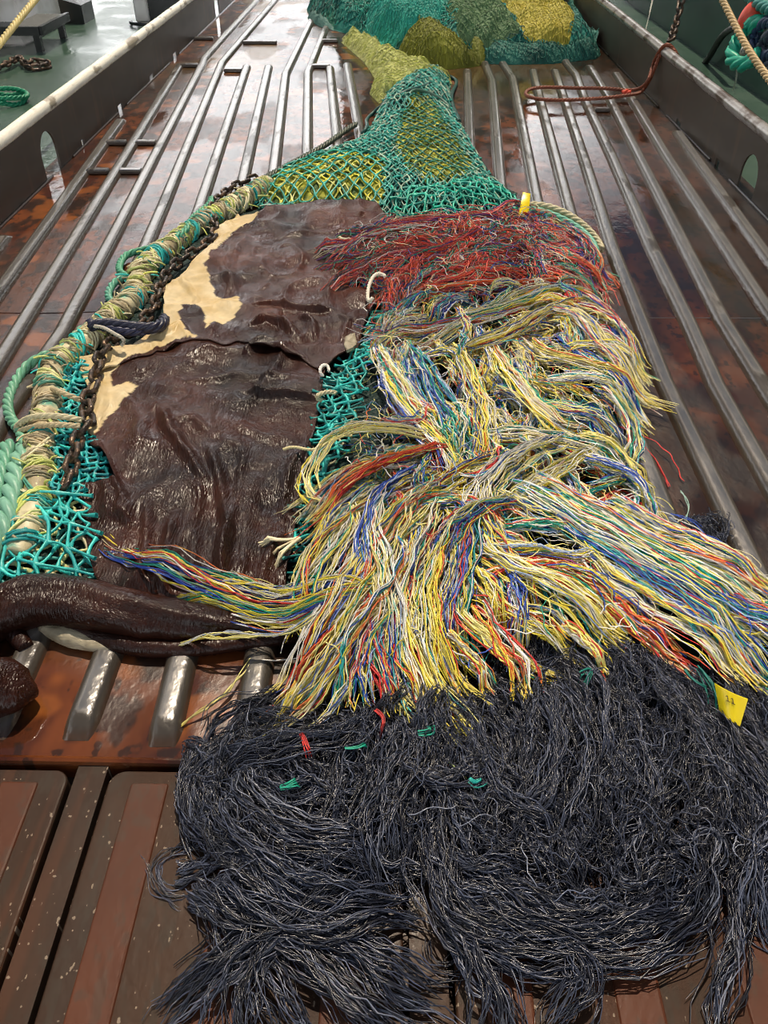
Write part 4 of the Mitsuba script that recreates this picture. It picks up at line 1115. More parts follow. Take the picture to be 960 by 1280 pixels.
TOP = [  # px path, strands, width at root and end, weights, tip
    ([(565, 640), (500, 665), (455, 720), (425, 790)], 60, .05, .10, W_YELLOW, YEL), ([(545, 650), (470, 730), (415, 810), (385, 865)], 60, .05, .09, W_YELLOW, YEL),
    ([(530, 640), (510, 720), (512, 800), (545, 865), (592, 916)], 90, .05, .07, W_YELLOW, YEL), ([(520, 720), (450, 810), (400, 868), (352, 906)], 60, .05, .08, W_WHITE, PYEL), ([(500, 660), (440, 730), (395, 800), (345, 875)], 50, .05, .10, W_WHITE, YEL),
    ([(560, 690), (540, 760), (560, 830), (600, 868)], 50, .05, .10, W_YELLOW, YEL), ([(520, 680), (490, 760), (480, 830), (520, 880)], 50, .05, .1, W_BLUE, PYEL), ([(480, 640), (470, 700), (490, 790), (470, 850)], 60, .05, .10, W_WHITE, None),
    ([(600, 690), (660, 740), (730, 770), (792, 802)], 60, .05, .08, W_YELLOW, YEL), ([(580, 730), (640, 780), (690, 800), (740, 822)], 60, .05, .10, W_YELLOW, YEL), ([(590, 770), (620, 810), (650, 850), (658, 874)], 40, .04, .06, W_RED, YEL), ([(560, 740), (600, 800), (660, 830), (700, 838)], 50, .05, .08, W_YELLOW, YEL),
    ([(620, 720), (700, 730), (780, 770), (850, 815)], 60, .06, .08, W_RED, PYEL), ([(590, 700), (640, 705), (700, 715), (760, 690)], 45, .05, .07, W_YELLOW, YEL), ([(600, 740), (660, 730), (720, 735), (770, 730)], 40, .05, .06, W_RED, None),
    ([(660, 610), (740, 660), (830, 715), (960, 765), (1020, 790)], 110, .08, .14, W_WHITE, None), ([(690, 640), (770, 690), (860, 740), (980, 800)], 110, .08, .14, W_GREEN, None), ([(700, 670), (780, 720), (870, 770), (960, 835)], 90, .08, .12, W_BLUE, PYEL), ([(640, 630), (720, 680), (800, 720), (900, 770)], 80, .08, .12, W_GREEN, PYEL),
    ([(760, 640), (830, 690), (900, 720), (990, 745)], 70, .06, .10, W_WHITE, YEL), ([(720, 700), (800, 760), (880, 800), (955, 860)], 70, .07, .09, W_WHITE, YEL), ([(800, 730), (880, 760), (960, 790), (1040, 830)], 60, .07, .1, W_BLUE, WHT), ([(690, 730), (760, 760), (830, 800), (870, 822)], 50, .06, .06, W_RED, RED),
    ([(740, 372), (670, 385), (590, 420), (500, 428)], 70, .06, .09, W_WHITE, None), ([(700, 372), (620, 395), (540, 440), (470, 448)], 60, .06, .08, W_WHITE, None), ([(650, 400), (580, 425), (500, 425), (455, 412)], 50, .05, .08, W_RED, None), ([(730, 390), (660, 420), (600, 450), (530, 440)], 60, .06, .1, W_YELLOW, None),
    ([(680, 400), (740, 440), (780, 475), (820, 492)], 70, .06, .08, W_WHITE, PYEL), ([(700, 430), (750, 470), (790, 498), (806, 515)], 60, .06, .06, W_BLUE, WHT), ([(660, 440), (720, 470), (770, 480), (826, 496)], 55, .06, .06, W_YELLOW, YEL), ([(720, 380), (770, 420), (790, 450), (812, 470)], 50, .05, .06, W_WHITE, PYEL),
    ([(470, 445), (500, 500), (545, 560), (590, 600)], 80, .06, .12, W_WHITE, None), ([(510, 440), (540, 500), (570, 550), (610, 590)], 70, .06, .12, W_BLUE, None), ([(560, 450), (590, 500), (600, 560), (590, 610)], 70, .06, .12, W_YELLOW, None), ([(480, 480), (520, 540), (560, 590), (570, 640)], 60, .05, .10, W_WHITE, None),
    ([(610, 450), (640, 500), (690, 540), (740, 545)], 60, .06, .12, W_YELLOW, None), ([(620, 500), (680, 520), (740, 530), (790, 550)], 60, .06, .1, W_BLUE, None), ([(600, 560), (660, 560), (730, 570), (790, 600)], 60, .06, .12, W_WHITE, None), ([(640, 590), (580, 600), (520, 640), (470, 650)], 60, .06, .1, W_YELLOW, None),
    ([(560, 575), (500, 590), (440, 625), (380, 660)], 50, .05, .07, W_RED, PYEL), ([(540, 560), (470, 555), (400, 580), (385, 610), (440, 625)], 26, .05, .09, [10, 30, 20, 40, 0, 0, 0, 0, 0, 0], None), ([(520, 580), (450, 600), (395, 620), (360, 640)], 40, .05, .08, W_WHITE, CRM), ([(530, 600), (470, 640), (430, 660), (385, 690)], 50, .05, .09, W_WHITE, None),
    ([(700, 560), (650, 590), (600, 640), (620, 680)], 60, .06, .12, W_WHITE, None), ([(760, 560), (700, 600), (640, 640), (600, 660)], 60, .06, .12, W_YELLOW, None), ([(640, 650), (600, 660), (560, 690), (540, 740)], 50, .06, .1, W_BLUE, None), ([(740, 500), (780, 520), (790, 560), (770, 600)], 36, .05, .08, W_WHITE, None),
    ([(720, 395), (760, 410), (796, 440)], 40, .05, .06, W_WHITE, YEL), ([(705, 450), (765, 450), (815, 464)], 40, .05, .06, W_YELLOW, PYEL), ([(700, 522), (755, 535), (800, 562)], 40, .05, .07, W_WHITE, PYEL), ([(720, 560), (770, 575), (806, 612)], 40, .05, .07, W_YELLOW, YEL),
    ([(725, 590), (775, 610), (822, 655)], 44, .05, .07, W_BLUE, PYEL), ([(700, 480), (760, 492), (812, 520)], 40, .05, .06, W_WHITE, YEL), ([(560, 800), (600, 840), (615, 868)], 36, .04, .05, W_YELLOW, YEL), ([(700, 790), (740, 815), (762, 838)], 36, .04, .05, W_YELLOW, YEL), ([(470, 800), (450, 840), (455, 880)], 36, .04, .05, W_BLUE, YEL), ([(420, 790), (385, 830), (350, 850)], 30, .04, .06, W_RED, PYEL),
    ([(520, 640), (500, 700), (470, 760), (440, 800)], 50, .05, .08, W_WHITE, YEL), ([(545, 640), (530, 700), (500, 770), (505, 830)], 50, .05, .08, W_WHITE, None), ([(500, 700), (480, 770), (440, 820), (420, 870)], 50, .05, .08, W_YELLOW, YEL), ([(560, 660), (560, 730), (545, 800), (560, 850)], 50, .05, .08, W_WHITE, YEL), ([(480, 760), (470, 810), (490, 860), (500, 890)], 44, .05, .08, W_RED, YEL), ([(580, 650), (590, 720), (580, 780), (590, 830)], 50, .05, .08, W_BLUE, YEL),
    ([(480, 620), (430, 660), (410, 710), (425, 760)], 34, .05, .08, W_WHITE, YEL), ([(520, 600), (470, 650), (455, 720), (470, 780)], 44, .05, .08, W_BLUE, None), ([(600, 640), (620, 700), (650, 750), (660, 800)], 50, .05, .08, W_YELLOW, YEL), ([(430, 800), (400, 840), (370, 870), (352, 905)], 30, .04, .06, W_YELLOW, YEL), ([(450, 790), (430, 840), (425, 880)], 30, .04, .06, W_GREEN, None),
    ([(440, 650), (430, 700), (400, 740), (380, 790)], 50, .05, .10, W_WHITE, YEL), ([(470, 650), (410, 690), (380, 740), (400, 790)], 40, .05, .10, W_YELLOW, YEL),
]
for px, n, w0, w1, kw, tp in TOP:
    v, f, c = tuft(w2(px, .10), int(n * 1.0), w0 * .5, w1 * .62, MIXPAL, kw, .0017, g, kin=.45, clump=4, lift=g.uniform(.045, .075), thick=.03, wav=.0028, wl=.055, mixing=.2, tip=tp, M=14, dome=.012, short=.22, fmin=.62)
    obj('tuft', mesh_of(v, f), 'twine', mat, smooth=True, color=c)
loose_yarn(mat, MFLOW, [(455, 405), (540, 382), (620, 380), (720, 366), (760, 400), (800, 490), (770, 560), (830, 655), (960, 740), (960, 820), (900, 815), (800, 800), (690, 830), (600, 850), (500, 850), (400, 860), (390, 780), (400, 700), (430, 600), (470, 520)], 1900, g, MIXPAL, W_WHITE, .0016, 'twine', (.05, .15), turn=.9)
# the two bundles that lie across the hide
for px, n, w0, w1, kw, tp, lb in (([(500, 735), (440, 752), (370, 755), (300, 742), (215, 712), (128, 668)], 80, .05, .05, [16, 8, 12, 5, 18, 20, 8, 10, 6, 4], None, 'long tuft with red and blue ends reaching left across the hide'),
                                  ([(500, 745), (420, 758), (340, 760), (260, 742), (176, 730)], 70, .05, .04, [16, 12, 10, 5, 16, 8, 6, 16, 8, 6], None, 'tuft with yellow and green ends just below the long red ended tuft'),
                                  ([(490, 750), (420, 740), (330, 735), (270, 722), (222, 712)], 50, .04, .03, [26, 10, 12, 5, 30, 4, 2, 8, 6, 4], YEL, 'blue and yellow tuft lying over the top of the hide roll'),
                                  ([(480, 765), (400, 785), (320, 792), (250, 788), (176, 787)], 10, .03, .01, [20, 30, 30, 20, 1, 1, 1, 4, 1, 1], PYEL, 'thin cream strands with a yellow end across the hide roll')):
    v, f, c = tuft(w2(px, .11), n, w0, w1, MIXPAL, kw, .0022, g, lift=.055, thick=.025, wav=.003, wl=.09, tip=tp, M=26, short=.10, dome=.02)
    obj('tuft', mesh_of(v, f), 'twine', mat, smooth=True, color=c, label=lb)
v, f, c = tuft(w2([(376, 672), (364, 676), (350, 682), (334, 688)], .10), 14, .010, .055, [CREAM, CREAM * 1.15, BEIGE * 1.6], [3, 2, 1], .0042, g, lift=.05, thick=.012, wav=.001, wl=.1, M=8, short=.3, clump=3, sides=5)
obj('cord_knot', mesh_of(v, f), 'twine', smooth=True, color=c, label='cream frayed cord knot fanning over the right edge of the lower hide', category='cord')
rope(world([(655, 262, .10), (685, 268, .10), (712, 280, .09), (735, 298, .08), (744, 325, .06), (738, 340, .04)]), .022, rgb(.12, .36, .26), name='green_rope', label='pale green rope curving down the right side of the red tufts', category='rope')
rope(world([(660, 256, .12), (690, 260, .11), (716, 272, .09), (740, 292, .06), (752, 312, .04)]), .018, CREAM * .7, name='cream_rope', label='cream rope along the top right corner of the red tufts', category='rope')
# single strands that stray from the mat
for px, n, col, lb in (([(330, 800), (312, 822), (285, 860), (250, 882), (214, 906)], 3, PYEL, 'single cream strand with a yellow end lying on the rusty deck'), ([(770, 540), (800, 542), (830, 560), (845, 585), (855, 596)], 1, RED, 'red strand curling onto the deck right of the mat'), ([(770, 548), (795, 552), (820, 572), (840, 602)], 2, RED, 'second red strand just below the curled one'),
                       ([(850, 612), (862, 630), (858, 660), (856, 690)], 2, rgb(.35, .55, .48), 'pale green strand lying on the deck above the black clump'), ([(820, 670), (860, 665), (890, 690), (930, 720), (970, 735)], 3, CRM, 'cream strand looping over the right edge of the mat'), ([(815, 672), (850, 675), (885, 695), (900, 712)], 1, WHT, 'white strand looping over the black clump'),
                       ([(310, 840), (330, 822), (370, 826), (410, 830)], 1, WHT, 'thin white strand over the end of the hide roll'), ([(700, 570), (745, 600), (790, 630), (830, 655)], 3, RED, 'red strand along the right edge of the mat')):
    v, f, c = tuft(w2(px, .03), n, .006, .012, [col], [1], .0022, g, lift=.02, thick=.005, wav=.002, wl=.08, M=24, short=.03, tip=YEL if 'yellow end' in lb else None)
    obj('loose_strand', mesh_of(v, f), 'twine', smooth=True, color=c, label=lb, category='rope strand')

# ---- the red mat
RFLOW = flow_field([(440, 310, -1, .25), (430, 330, -1, .1), (480, 300, -.9, .4), (520, 285, -.8, .3), (560, 290, .5, .6), (600, 290, .6, .5), (640, 275, -.8, .3), (680, 290, .5, .8), (720, 310, .7, .7), (740, 340, .9, .4), (700, 340, .9, .3), (640, 330, -.9, .3), (580, 330, -.9, .4), (520, 340, -.9, .4), (470, 340, -.9, .3), (560, 260, -.9, .3), (610, 355, -1, .2), (500, 360, -.9, .3), (660, 310, -.5, .7)])
g = np.random.default_rng(202)
red = empty('red_tuft_mat', label='mat of dark red frayed rope tufts between the green net neck and the multicoloured tufts', category='rope tufts')
REDPAL = [rgb(.56, .10, .075), rgb(.72, .10, .07), rgb(.34, .06, .07), ORG * .95, WHT * .8, GRN, BLU * .8, PURP, CRM, rgb(.10, .06, .05)]
W_R1 = [24, 18, 10, 8, 12, 11, 7, 6, 8, 4]
W_R2 = [16, 12, 10, 4, 13, 22, 9, 6, 10, 4]
W_R3 = [20, 34, 8, 14, 5, 2, 3, 3, 4, 5]
for p in sample_px([(470, 295), (540, 290), (640, 278), (690, 290), (722, 318), (738, 342), (715, 366), (600, 376), (500, 378), (455, 365), (430, 330), (450, 300)], 120, g):
    x, y = to_px(p)
    px = trace(RFLOW, x, y, g.uniform(.22, .40), g, .55, .05)
    sh = np.array(px[len(px) // 3]) - np.array(px[0])
    px = [(a - sh[0], b - sh[1]) for a, b in px]
    v, f, c = tuft(w2(px), 40, .035, .13, REDPAL, [W_R1, W_R1, W_R2, W_R3][g.integers(0, 4)], .0019, g, kin=.3, mixing=.1, clump=3, lift=g.uniform(-.01, .05), thick=.035, wav=.005, wl=.08, M=11, dome=.01)
    obj('tuft', mesh_of(v, f), 'twine', red, smooth=True, color=c)
for px, n, w0, w1, kw in (([(540, 290), (480, 300), (430, 318), (402, 330)], 50, .05, .10, W_R2), ([(560, 320), (490, 330), (440, 345), (385, 372)], 34, .05, .07, W_R3), ([(700, 320), (730, 335), (750, 338), (768, 342)], 50, .05, .05, W_R3), ([(690, 340), (730, 350), (750, 362), (758, 370)], 40, .05, .06, W_R2), ([(640, 345), (580, 350), (520, 362), (490, 372)], 60, .06, .1, W_R3),
                          ([(600, 282), (630, 270), (650, 260), (664, 250)], 30, .06, .03, W_R1), ([(630, 282), (560, 285), (510, 292), (440, 306)], 60, .06, .12, W_R1), ([(600, 300), (560, 320), (500, 350), (480, 372)], 50, .06, .12, W_R3), ([(700, 355), (640, 360), (560, 365), (500, 378)], 60, .06, .1, W_R3),
                          ([(700, 285), (725, 300), (742, 322), (735, 350)], 40, .05, .09, W_R2)):
    v, f, c = tuft(w2(px, .1), n, w0, w1, REDPAL, kw, .002, g, kin=.4, lift=.05, thick=.03, wav=.004, wl=.08, M=16, dome=.012)
    obj('tuft', mesh_of(v, f), 'twine', red, smooth=True, color=c)

loose_yarn(red, RFLOW, [(470, 290), (560, 284), (650, 274), (695, 288), (730, 322), (735, 360), (600, 376), (480, 380), (440, 345), (440, 305)], 1500, g, REDPAL, W_R2, .0018, 'twine', (.06, .17), turn=.8)

# ---- the black mat
BFLOW = flow_field([(240, 950, .1, 1), (260, 915, -.6, .7), (300, 900, -.8, .5), (280, 1000, .3, 1), (255, 1050, .6, .8), (290, 1080, .9, .4), (330, 1060, 1, .1), (420, 1080, 1, -.1), (500, 1050, .6, -.6), (350, 960, -.3, .9), (420, 950, -.1, 1), (470, 980, -.3, 1), (520, 960, .2, 1), (400, 1000, .3, 1), (340, 1010, .6, .6), (450, 1040, .8, .2), (500, 1100, -.3, 1), (330, 1120, .9, .2),
    (600, 900, -.1, 1), (700, 880, .1, 1), (800, 870, .2, 1), (880, 950, .5, 1), (620, 1000, .1, 1), (700, 1000, -.4, 1), (780, 1020, -.3, 1), (850, 1020, -.5, 1), (940, 980, .3, 1), (930, 1100, 0, 1), (570, 1120, .6, .8), (640, 1160, 1, .2), (720, 1165, 1, .05), (800, 1150, 1, -.4), (870, 1100, .7, -.7), (560, 1050, 0, 1), (660, 1080, .5, .8), (760, 1080, -.6, .8), (960, 1030, .4, 1)])
g = np.random.default_rng(303)
blk = empty('black_tuft_mat', label='mass of blue black frayed rope tufts spread over the near deck', category='rope tufts')
BP = [rgb(.012, .0135, .022), rgb(.023, .028, .049), rgb(.048, .059, .098), rgb(.10, .118, .175), rgb(.005, .005, .009), rgb(.19, .21, .27)]
W_B = [24, 24, 20, 8, 20, 2]
roots = sample_px([(245, 945), (310, 895), (400, 890), (480, 860), (600, 850), (700, 815), (790, 812), (870, 850), (1000, 890), (1090, 970), (1080, 1060), (960, 1095), (880, 1110), (800, 1150), (700, 1165), (610, 1150), (560, 1120), (545, 1050), (500, 1100), (440, 1120), (350, 1135), (275, 1135), (262, 1050), (238, 990)], 215, g)
for p in roots:
    x, y = to_px(p, .03)
    L = g.uniform(.12, .26)
    px = trace(BFLOW, x, y, L, g, .38, .025)
    sh = np.array(px[len(px) // 2]) - np.array(px[0])
    px = [(a - sh[0], b - sh[1]) for a, b in px]
    v, f, c = tuft(w2(px, .04), int(g.integers(34, 50)), .02, g.uniform(.03, .065), BP, W_B, .0013, g, lift=g.uniform(-.005, .035), thick=.022, wav=.0042, wl=.058, M=13, short=.5, dome=g.uniform(0, .016), mixing=.6)
    obj('tuft', mesh_of(v, f), 'black_twine', blk, smooth=True, color=c)
BTOP = [([(430, 920), (340, 930), (262, 960), (240, 1010), (262, 1060)], 60, .04, .05), ([(470, 900), (400, 940), (300, 960), (250, 990)], 50, .04, .06), ([(260, 930), (240, 980), (270, 1040), (350, 1080), (450, 1080)], 60, .04, .05), ([(300, 980), (330, 1030), (400, 1060), (500, 1050)], 60, .03, .05), ([(280, 1010), (330, 1080), (420, 1110), (510, 1090)], 60, .04, .06),
        ([(440, 900), (430, 960), (410, 1030), (415, 1100)], 60, .03, .05), ([(520, 900), (530, 960), (500, 1020), (520, 1100)], 60, .04, .05), ([(480, 910), (470, 980), (450, 1060), (500, 1130)], 60, .04, .05), ([(430, 1100), (360, 1150), (280, 1200), (215, 1245), (195, 1262)], 80, .04, .04), ([(470, 1100), (390, 1130), (300, 1170), (240, 1225)], 70, .05, .05),
        ([(300, 1100), (350, 1150), (420, 1200), (500, 1250), (560, 1275)], 90, .05, .08), ([(330, 1120), (400, 1180), (450, 1240), (520, 1300)], 80, .05, .08), ([(280, 1120), (310, 1180), (360, 1240), (390, 1300)], 50, .05, .09), ([(340, 1150), (310, 1200), (290, 1250), (285, 1310)], 50, .04, .07), ([(270, 1120), (330, 1160), (420, 1170), (480, 1150), (540, 1145)], 50, .04, .05), ([(240, 1100), (290, 1140), (360, 1150), (440, 1140)], 60, .04, .05),
        ([(545, 1020), (540, 1080), (560, 1140), (620, 1180), (700, 1185)], 90, .04, .05), ([(560, 1130), (640, 1180), (740, 1185), (830, 1150), (880, 1090)], 100, .04, .06), ([(600, 1110), (700, 1170), (800, 1165), (870, 1110)], 90, .05, .06), ([(585, 1165), (600, 1200), (625, 1240), (648, 1290)], 60, .035, .035), ([(575, 1165), (590, 1210), (600, 1250), (590, 1300)], 26, .03, .04), ([(700, 1165), (725, 1200), (735, 1235), (710, 1262), (698, 1280)], 55, .025, .035),
        ([(920, 1000), (935, 1070), (925, 1140), (925, 1190), (912, 1230), (918, 1310)], 55, .03, .03), ([(935, 1000), (945, 1080), (955, 1140), (985, 1180)], 50, .03, .04), ([(960, 1000), (940, 1070), (930, 1130), (960, 1170)], 50, .03, .04), ([(620, 900), (640, 960), (620, 1040), (580, 1090)], 60, .05, .07), ([(690, 870), (710, 940), (700, 1010), (650, 1080)], 60, .05, .08), ([(760, 850), (780, 920), (790, 990), (760, 1060)], 60, .05, .08),
        ([(840, 870), (860, 930), (850, 1010), (800, 1070)], 60, .05, .08), ([(880, 900), (920, 960), (950, 1020), (970, 1080)], 60, .05, .08), ([(900, 920), (960, 960), (1000, 1020), (1010, 1090)], 60, .05, .08), ([(650, 850), (660, 890), (690, 930), (720, 950)], 40, .04, .06), ([(700, 830), (735, 880), (745, 930), (720, 980)], 40, .04, .07),
        ([(350, 880), (310, 885), (270, 905), (245, 935)], 22, .03, .07), ([(345, 870), (300, 880), (262, 900), (248, 925)], 14, .03, .06)]
for px, n, w0, w1 in BTOP:
    v, f, c = tuft(w2(px, .045), n, w0, w1, BP, W_B, .00135, g, lift=g.uniform(.02, .042), thick=.024, wav=.004, wl=.075, M=17, short=.3, dome=.01, mixing=.6)
    obj('tuft', mesh_of(v, f), 'black_twine', blk, smooth=True, color=c)
loose_yarn(blk, BFLOW, [(245, 945), (310, 895), (400, 890), (600, 850), (700, 815), (790, 812), (870, 850), (1000, 890), (1000, 1060), (880, 1110), (800, 1150), (700, 1165), (610, 1150), (570, 1060), (500, 1040), (400, 1110), (275, 1125), (250, 1000)], 2600, g, BP, W_B, .0012, 'black_twine', (.04, .11), up=(.015, .07), turn=.9)
# loose dark threads around its edge, and bits of green and red yarn caught in it
for px, n in (([(270, 1070), (220, 1065), (200, 1085), (215, 1110), (250, 1100)], 14), ([(168, 1058), (180, 1100), (205, 1130), (240, 1140)], 5), ([(540, 1170), (560, 1200), (590, 1190), (560, 1220)], 8)):
    v, f, c = tuft(w2(px, .01), n, .02, .03, BP, W_B, .0010, g, lift=.004, thick=.006, wav=.004, wl=.08, M=22, short=.3)
    obj('stray_threads', mesh_of(v, f), 'black_twine', blk, smooth=True, color=c)
for px, col in (([(352, 1000), (365, 998), (380, 990)], GRN), ([(376, 932), (382, 945), (390, 962)], RED), ([(430, 950), (455, 945), (462, 938)], GRN), ([(585, 985), (595, 992), (600, 980)], rgb(.02, .4, .35)), ([(520, 930), (540, 925), (530, 915)], GRN), ([(720, 855), (735, 850), (720, 870)], rgb(.02, .25, .2)), ([(850, 850), (870, 870), (890, 875)], rgb(.015, .22, .18)), ([(865, 845), (880, 868), (895, 905)], rgb(.015, .22, .18)), ([(470, 900), (480, 920), (470, 930)], RED)):
    v, f, c = tuft(w2(px, .06), 6, .006, .018, [col, col * .6], [2, 1], .0017, g, lift=.06, thick=.008, wav=.001, wl=.09, M=8, short=.4, clump=1)
    obj('caught_yarn', mesh_of(v, f), 'twine', blk, smooth=True, color=c, label='bright yarn bit' if col is RED else 'green yarn bit')
v, f, c = cat([tuft(w2([(845 + 60 * g.random(), 640 + 20 * g.random()), (870 + 20 * g.random(), 660 + 20 * g.random()), (850 + 60 * g.random(), 690 - 25 * g.random())], .02), 22, .06, .10, BP, W_B, .0012, g, lift=.005, thick=.03, wav=.012, wl=.09, M=16, short=.5) for _ in range(8)])
obj('black_clump', mesh_of(v, f), 'black_twine', smooth=True, color=c, label='small tangled black yarn clump on the deck right of the mat', category='yarn clump')


# ------------------------------------------------------------------ tags
def tag(pts, label, curve=0.0, marks=None):
    a = np.array([P(*q) for q in pts])
    n = 7
    rows = []
    for u in np.linspace(0, 1, n):
        for w in np.linspace(0, 1, n):
            rows.append((a[0] * (1 - u) + a[1] * u) * (1 - w) + (a[3] * (1 - u) + a[2] * u) * w)
    q = np.array(rows)
    nr = np.cross(a[1] - a[0], a[3] - a[0]); nr /= np.linalg.norm(nr)
    if nr[1] > 0: nr = -nr
    uu = np.repeat(np.linspace(0, 1, n), n)
    q = q + nr * curve * np.sin(np.pi * uu)[:, None]
    idx = np.arange(n * n).reshape(n, n)
    f = np.vstack([np.stack([idx[:-1, :-1], idx[1:, :-1], idx[1:, 1:]], -1).reshape(-1, 3), np.stack([idx[:-1, :-1], idx[1:, 1:], idx[:-1, 1:]], -1).reshape(-1, 3)])
    b = np.r_[idx[0, :-1], idx[:-1, -1], idx[-1, :0:-1], idx[:0:-1, 0]]
    s = np.vstack([np.c_[b, np.roll(b, -1), np.roll(b, -1) + n * n], np.c_[b, np.roll(b, -1) + n * n, b + n * n]])
    m = mesh_of(np.vstack([q, q - nr * .003]), np.vstack([f, f[:, ::-1] + n * n, s]))
    m.fix_normals()
    k = obj('yellow_tag', m, 'yellow_plastic', smooth=30, label=label, category='tag')
    if marks:
        ux, uy = (a[1] - a[0]) / np.linalg.norm(a[1] - a[0]), (a[3] - a[0]) / np.linalg.norm(a[3] - a[0])
        o = a[0] + .30 * (a[1] - a[0]) + .40 * (a[3] - a[0]) + nr * (curve * 1.0 + .003)
        t = meshkit.text_mesh('11', marks, .001)
        v = np.asarray(t.vertices)
        mm = mesh_of(o + v[:, :1] * ux - v[:, 1:2] * uy * -1 * -1 + v[:, 2:] * nr, t.faces)
        obj('number', mm, 'ink', k, smooth=False)
    return k


tag([(648, 270, .13), (661, 266, .13), (663, 242, .20), (654, 240, .20)], 'upright yellow plastic tag at the top of the red tufts')
tag([(893, 854, .14), (935, 874, .14), (925, 908, .095), (899, 888, .095)], 'curved yellow plastic tag lying at the right edge of the black tufts', .010, .013)

# ------------------------------------------------------------------ rusty rope over the right rail
rx = XR + .02
rusty = rope(np.vstack([[PX(852, 78, 2.20)], [PX(845, 66, 2.13)], [PX(836, 56, 2.06)], [PX(822, 68, 2.02)], [PX(815, 84, 2.01)], [PX(810, 100, 1.97)], world([(798, 111, .07), (765, 111, .06), (720, 110, .06), (685, 109, .06), (664, 111, .06), (657, 117, .055), (664, 122, .055), (690, 125, .055), (730, 124, .055), (770, 121, .06), (790, 118, .07)]),
                        [PX(806, 110, 1.98)], [PX(816, 92, 2.0)], [PX(822, 76, 2.02)], [PX(833, 58, 2.06)], [PX(846, 68, 2.12)], [PX(854, 84, 2.2)]]), .013, rgb(.20, .055, .025), name='rusty_rope', label='thin rust brown rope doubled over the right rail and across the ribs', category='rope')
rope(world([(778, 116, .075), (783, 115, .08), (788, 116, .075)]), .02, rgb(.65, .07, .03), parent=rusty, name='red_whipping', label='red whipping')

# ------------------------------------------------------------------ things beyond the right rail
chain(np.array([PX(858, -60, 2.6), PX(853, -5, 2.55), PX(848, 18, 2.5), PX(843, 36, 2.42), PX(838, 54, 2.3)]), .115, .08, .013, seed=7, label='dark chain hanging down behind the right rail', category='chain')
for i, (a, b) in enumerate((((826, -40), (806, 42)), ((824, -40), (812, 16)))):
    p0, p1 = PX(*a, 2.7), PX(*b, 2.55)
    v, f = tubes(np.array([[p0, (p0 + p1) / 2, p1]]), .006, 5, True)
    obj('thin_line', mesh_of(v, f), 'twine', smooth=True, color=np.tile(rgb(.6, .6, .52), (len(v), 1)), label=('long' if i == 0 else 'short') + ' thin pale line hanging against the green bulwark', category='cord')
p0, p1 = PX(916, 80, 2.80), PX(926, 115, 2.75)
rope(np.array([PX(880, 80, 2.88), PX(892, 62, 2.86), PX(903, 45, 2.84), PX(913, 37, 2.82), PX(922, 38, 2.82), PX(928, 46, 2.86)]), .028, rgb(.012, .014, .012), name='bracket', label='bent black bracket on the green bulwark', category='bracket', nst=1)
rope(np.array([PX(955, 30, 2.55), PX(938, 32, 2.5), (PX(922, 50, 2.45)), PX(915, 66, 2.42), PX(922, 80, 2.42), PX(936, 78, 2.45), PX(946, 66, 2.5)]), .050, rgb(.02, .34, .22), name='green_hanging_rope', label='bright green rope loop hanging at the right edge', category='rope')
for i, (pts, c, lb) in enumerate((([(930, -12), (945, 2), (960, 10), (985, 12)], rgb(.05, .25, .22), 'teal rope above the red float at the right edge'), ([(985, 20), (958, 28), (944, 44), (940, 60), (952, 72), (975, 70)], rgb(.03, .05, .11), 'dark blue rope coil hanging at the right edge'), ([(985, 40), (962, 44), (952, 58), (960, 78), (985, 84)], rgb(.06, .07, .10), 'grey blue rope coil beside the dark blue coil'), ([(926, 66), (936, 62), (945, 68), (940, 76), (930, 74)], rgb(.5, .5, .46), 'pale grey rope whipping on the hanging green loop'))):
    rope(np.array([PX(a, b, 2.52 + .02 * i) for a, b in pts]), .04 if i < 3 else .03, c, name='hanging_rope', label=lb, category='rope')
c0, c1 = PX(937, 22, 2.6), PX(937, 22, 2.6)
m = trimesh.creation.icosphere(3, 1.0); m.apply_scale((.07, .07, .125)); m.apply_transform(trimesh.transformations.rotation_matrix(.3, (0, 1, 0))); m.apply_translation(PX(936, 24, 2.5))
k = obj('float', m, 'red_float', smooth=True, label='red oval float among the hanging ropes at the right edge', category='float')
rope(np.array([PX(880, -40, 2.1), PX(901, -4, 2.1), PX(920, 34, 2.1), PX(938, 66, 2.1), PX(956, 92, 2.1), PX(985, 130, 2.1)]), .021, rgb(.42, .30, .14), name='tan_rope', label='tan rope running diagonally in front of the hanging coils on the right', category='rope')
v, f = tubes(np.array([[PX(923, 78, 2.45), PX(920, 100, 2.5), PX(916, 113, 2.6)]]), .007, 5, True)
obj('thin_line', mesh_of(v, f), 'twine', smooth=True, color=np.tile(rgb(.6, .6, .55), (len(v), 1)), label='short pale line end below the hanging green loop', category='cord')

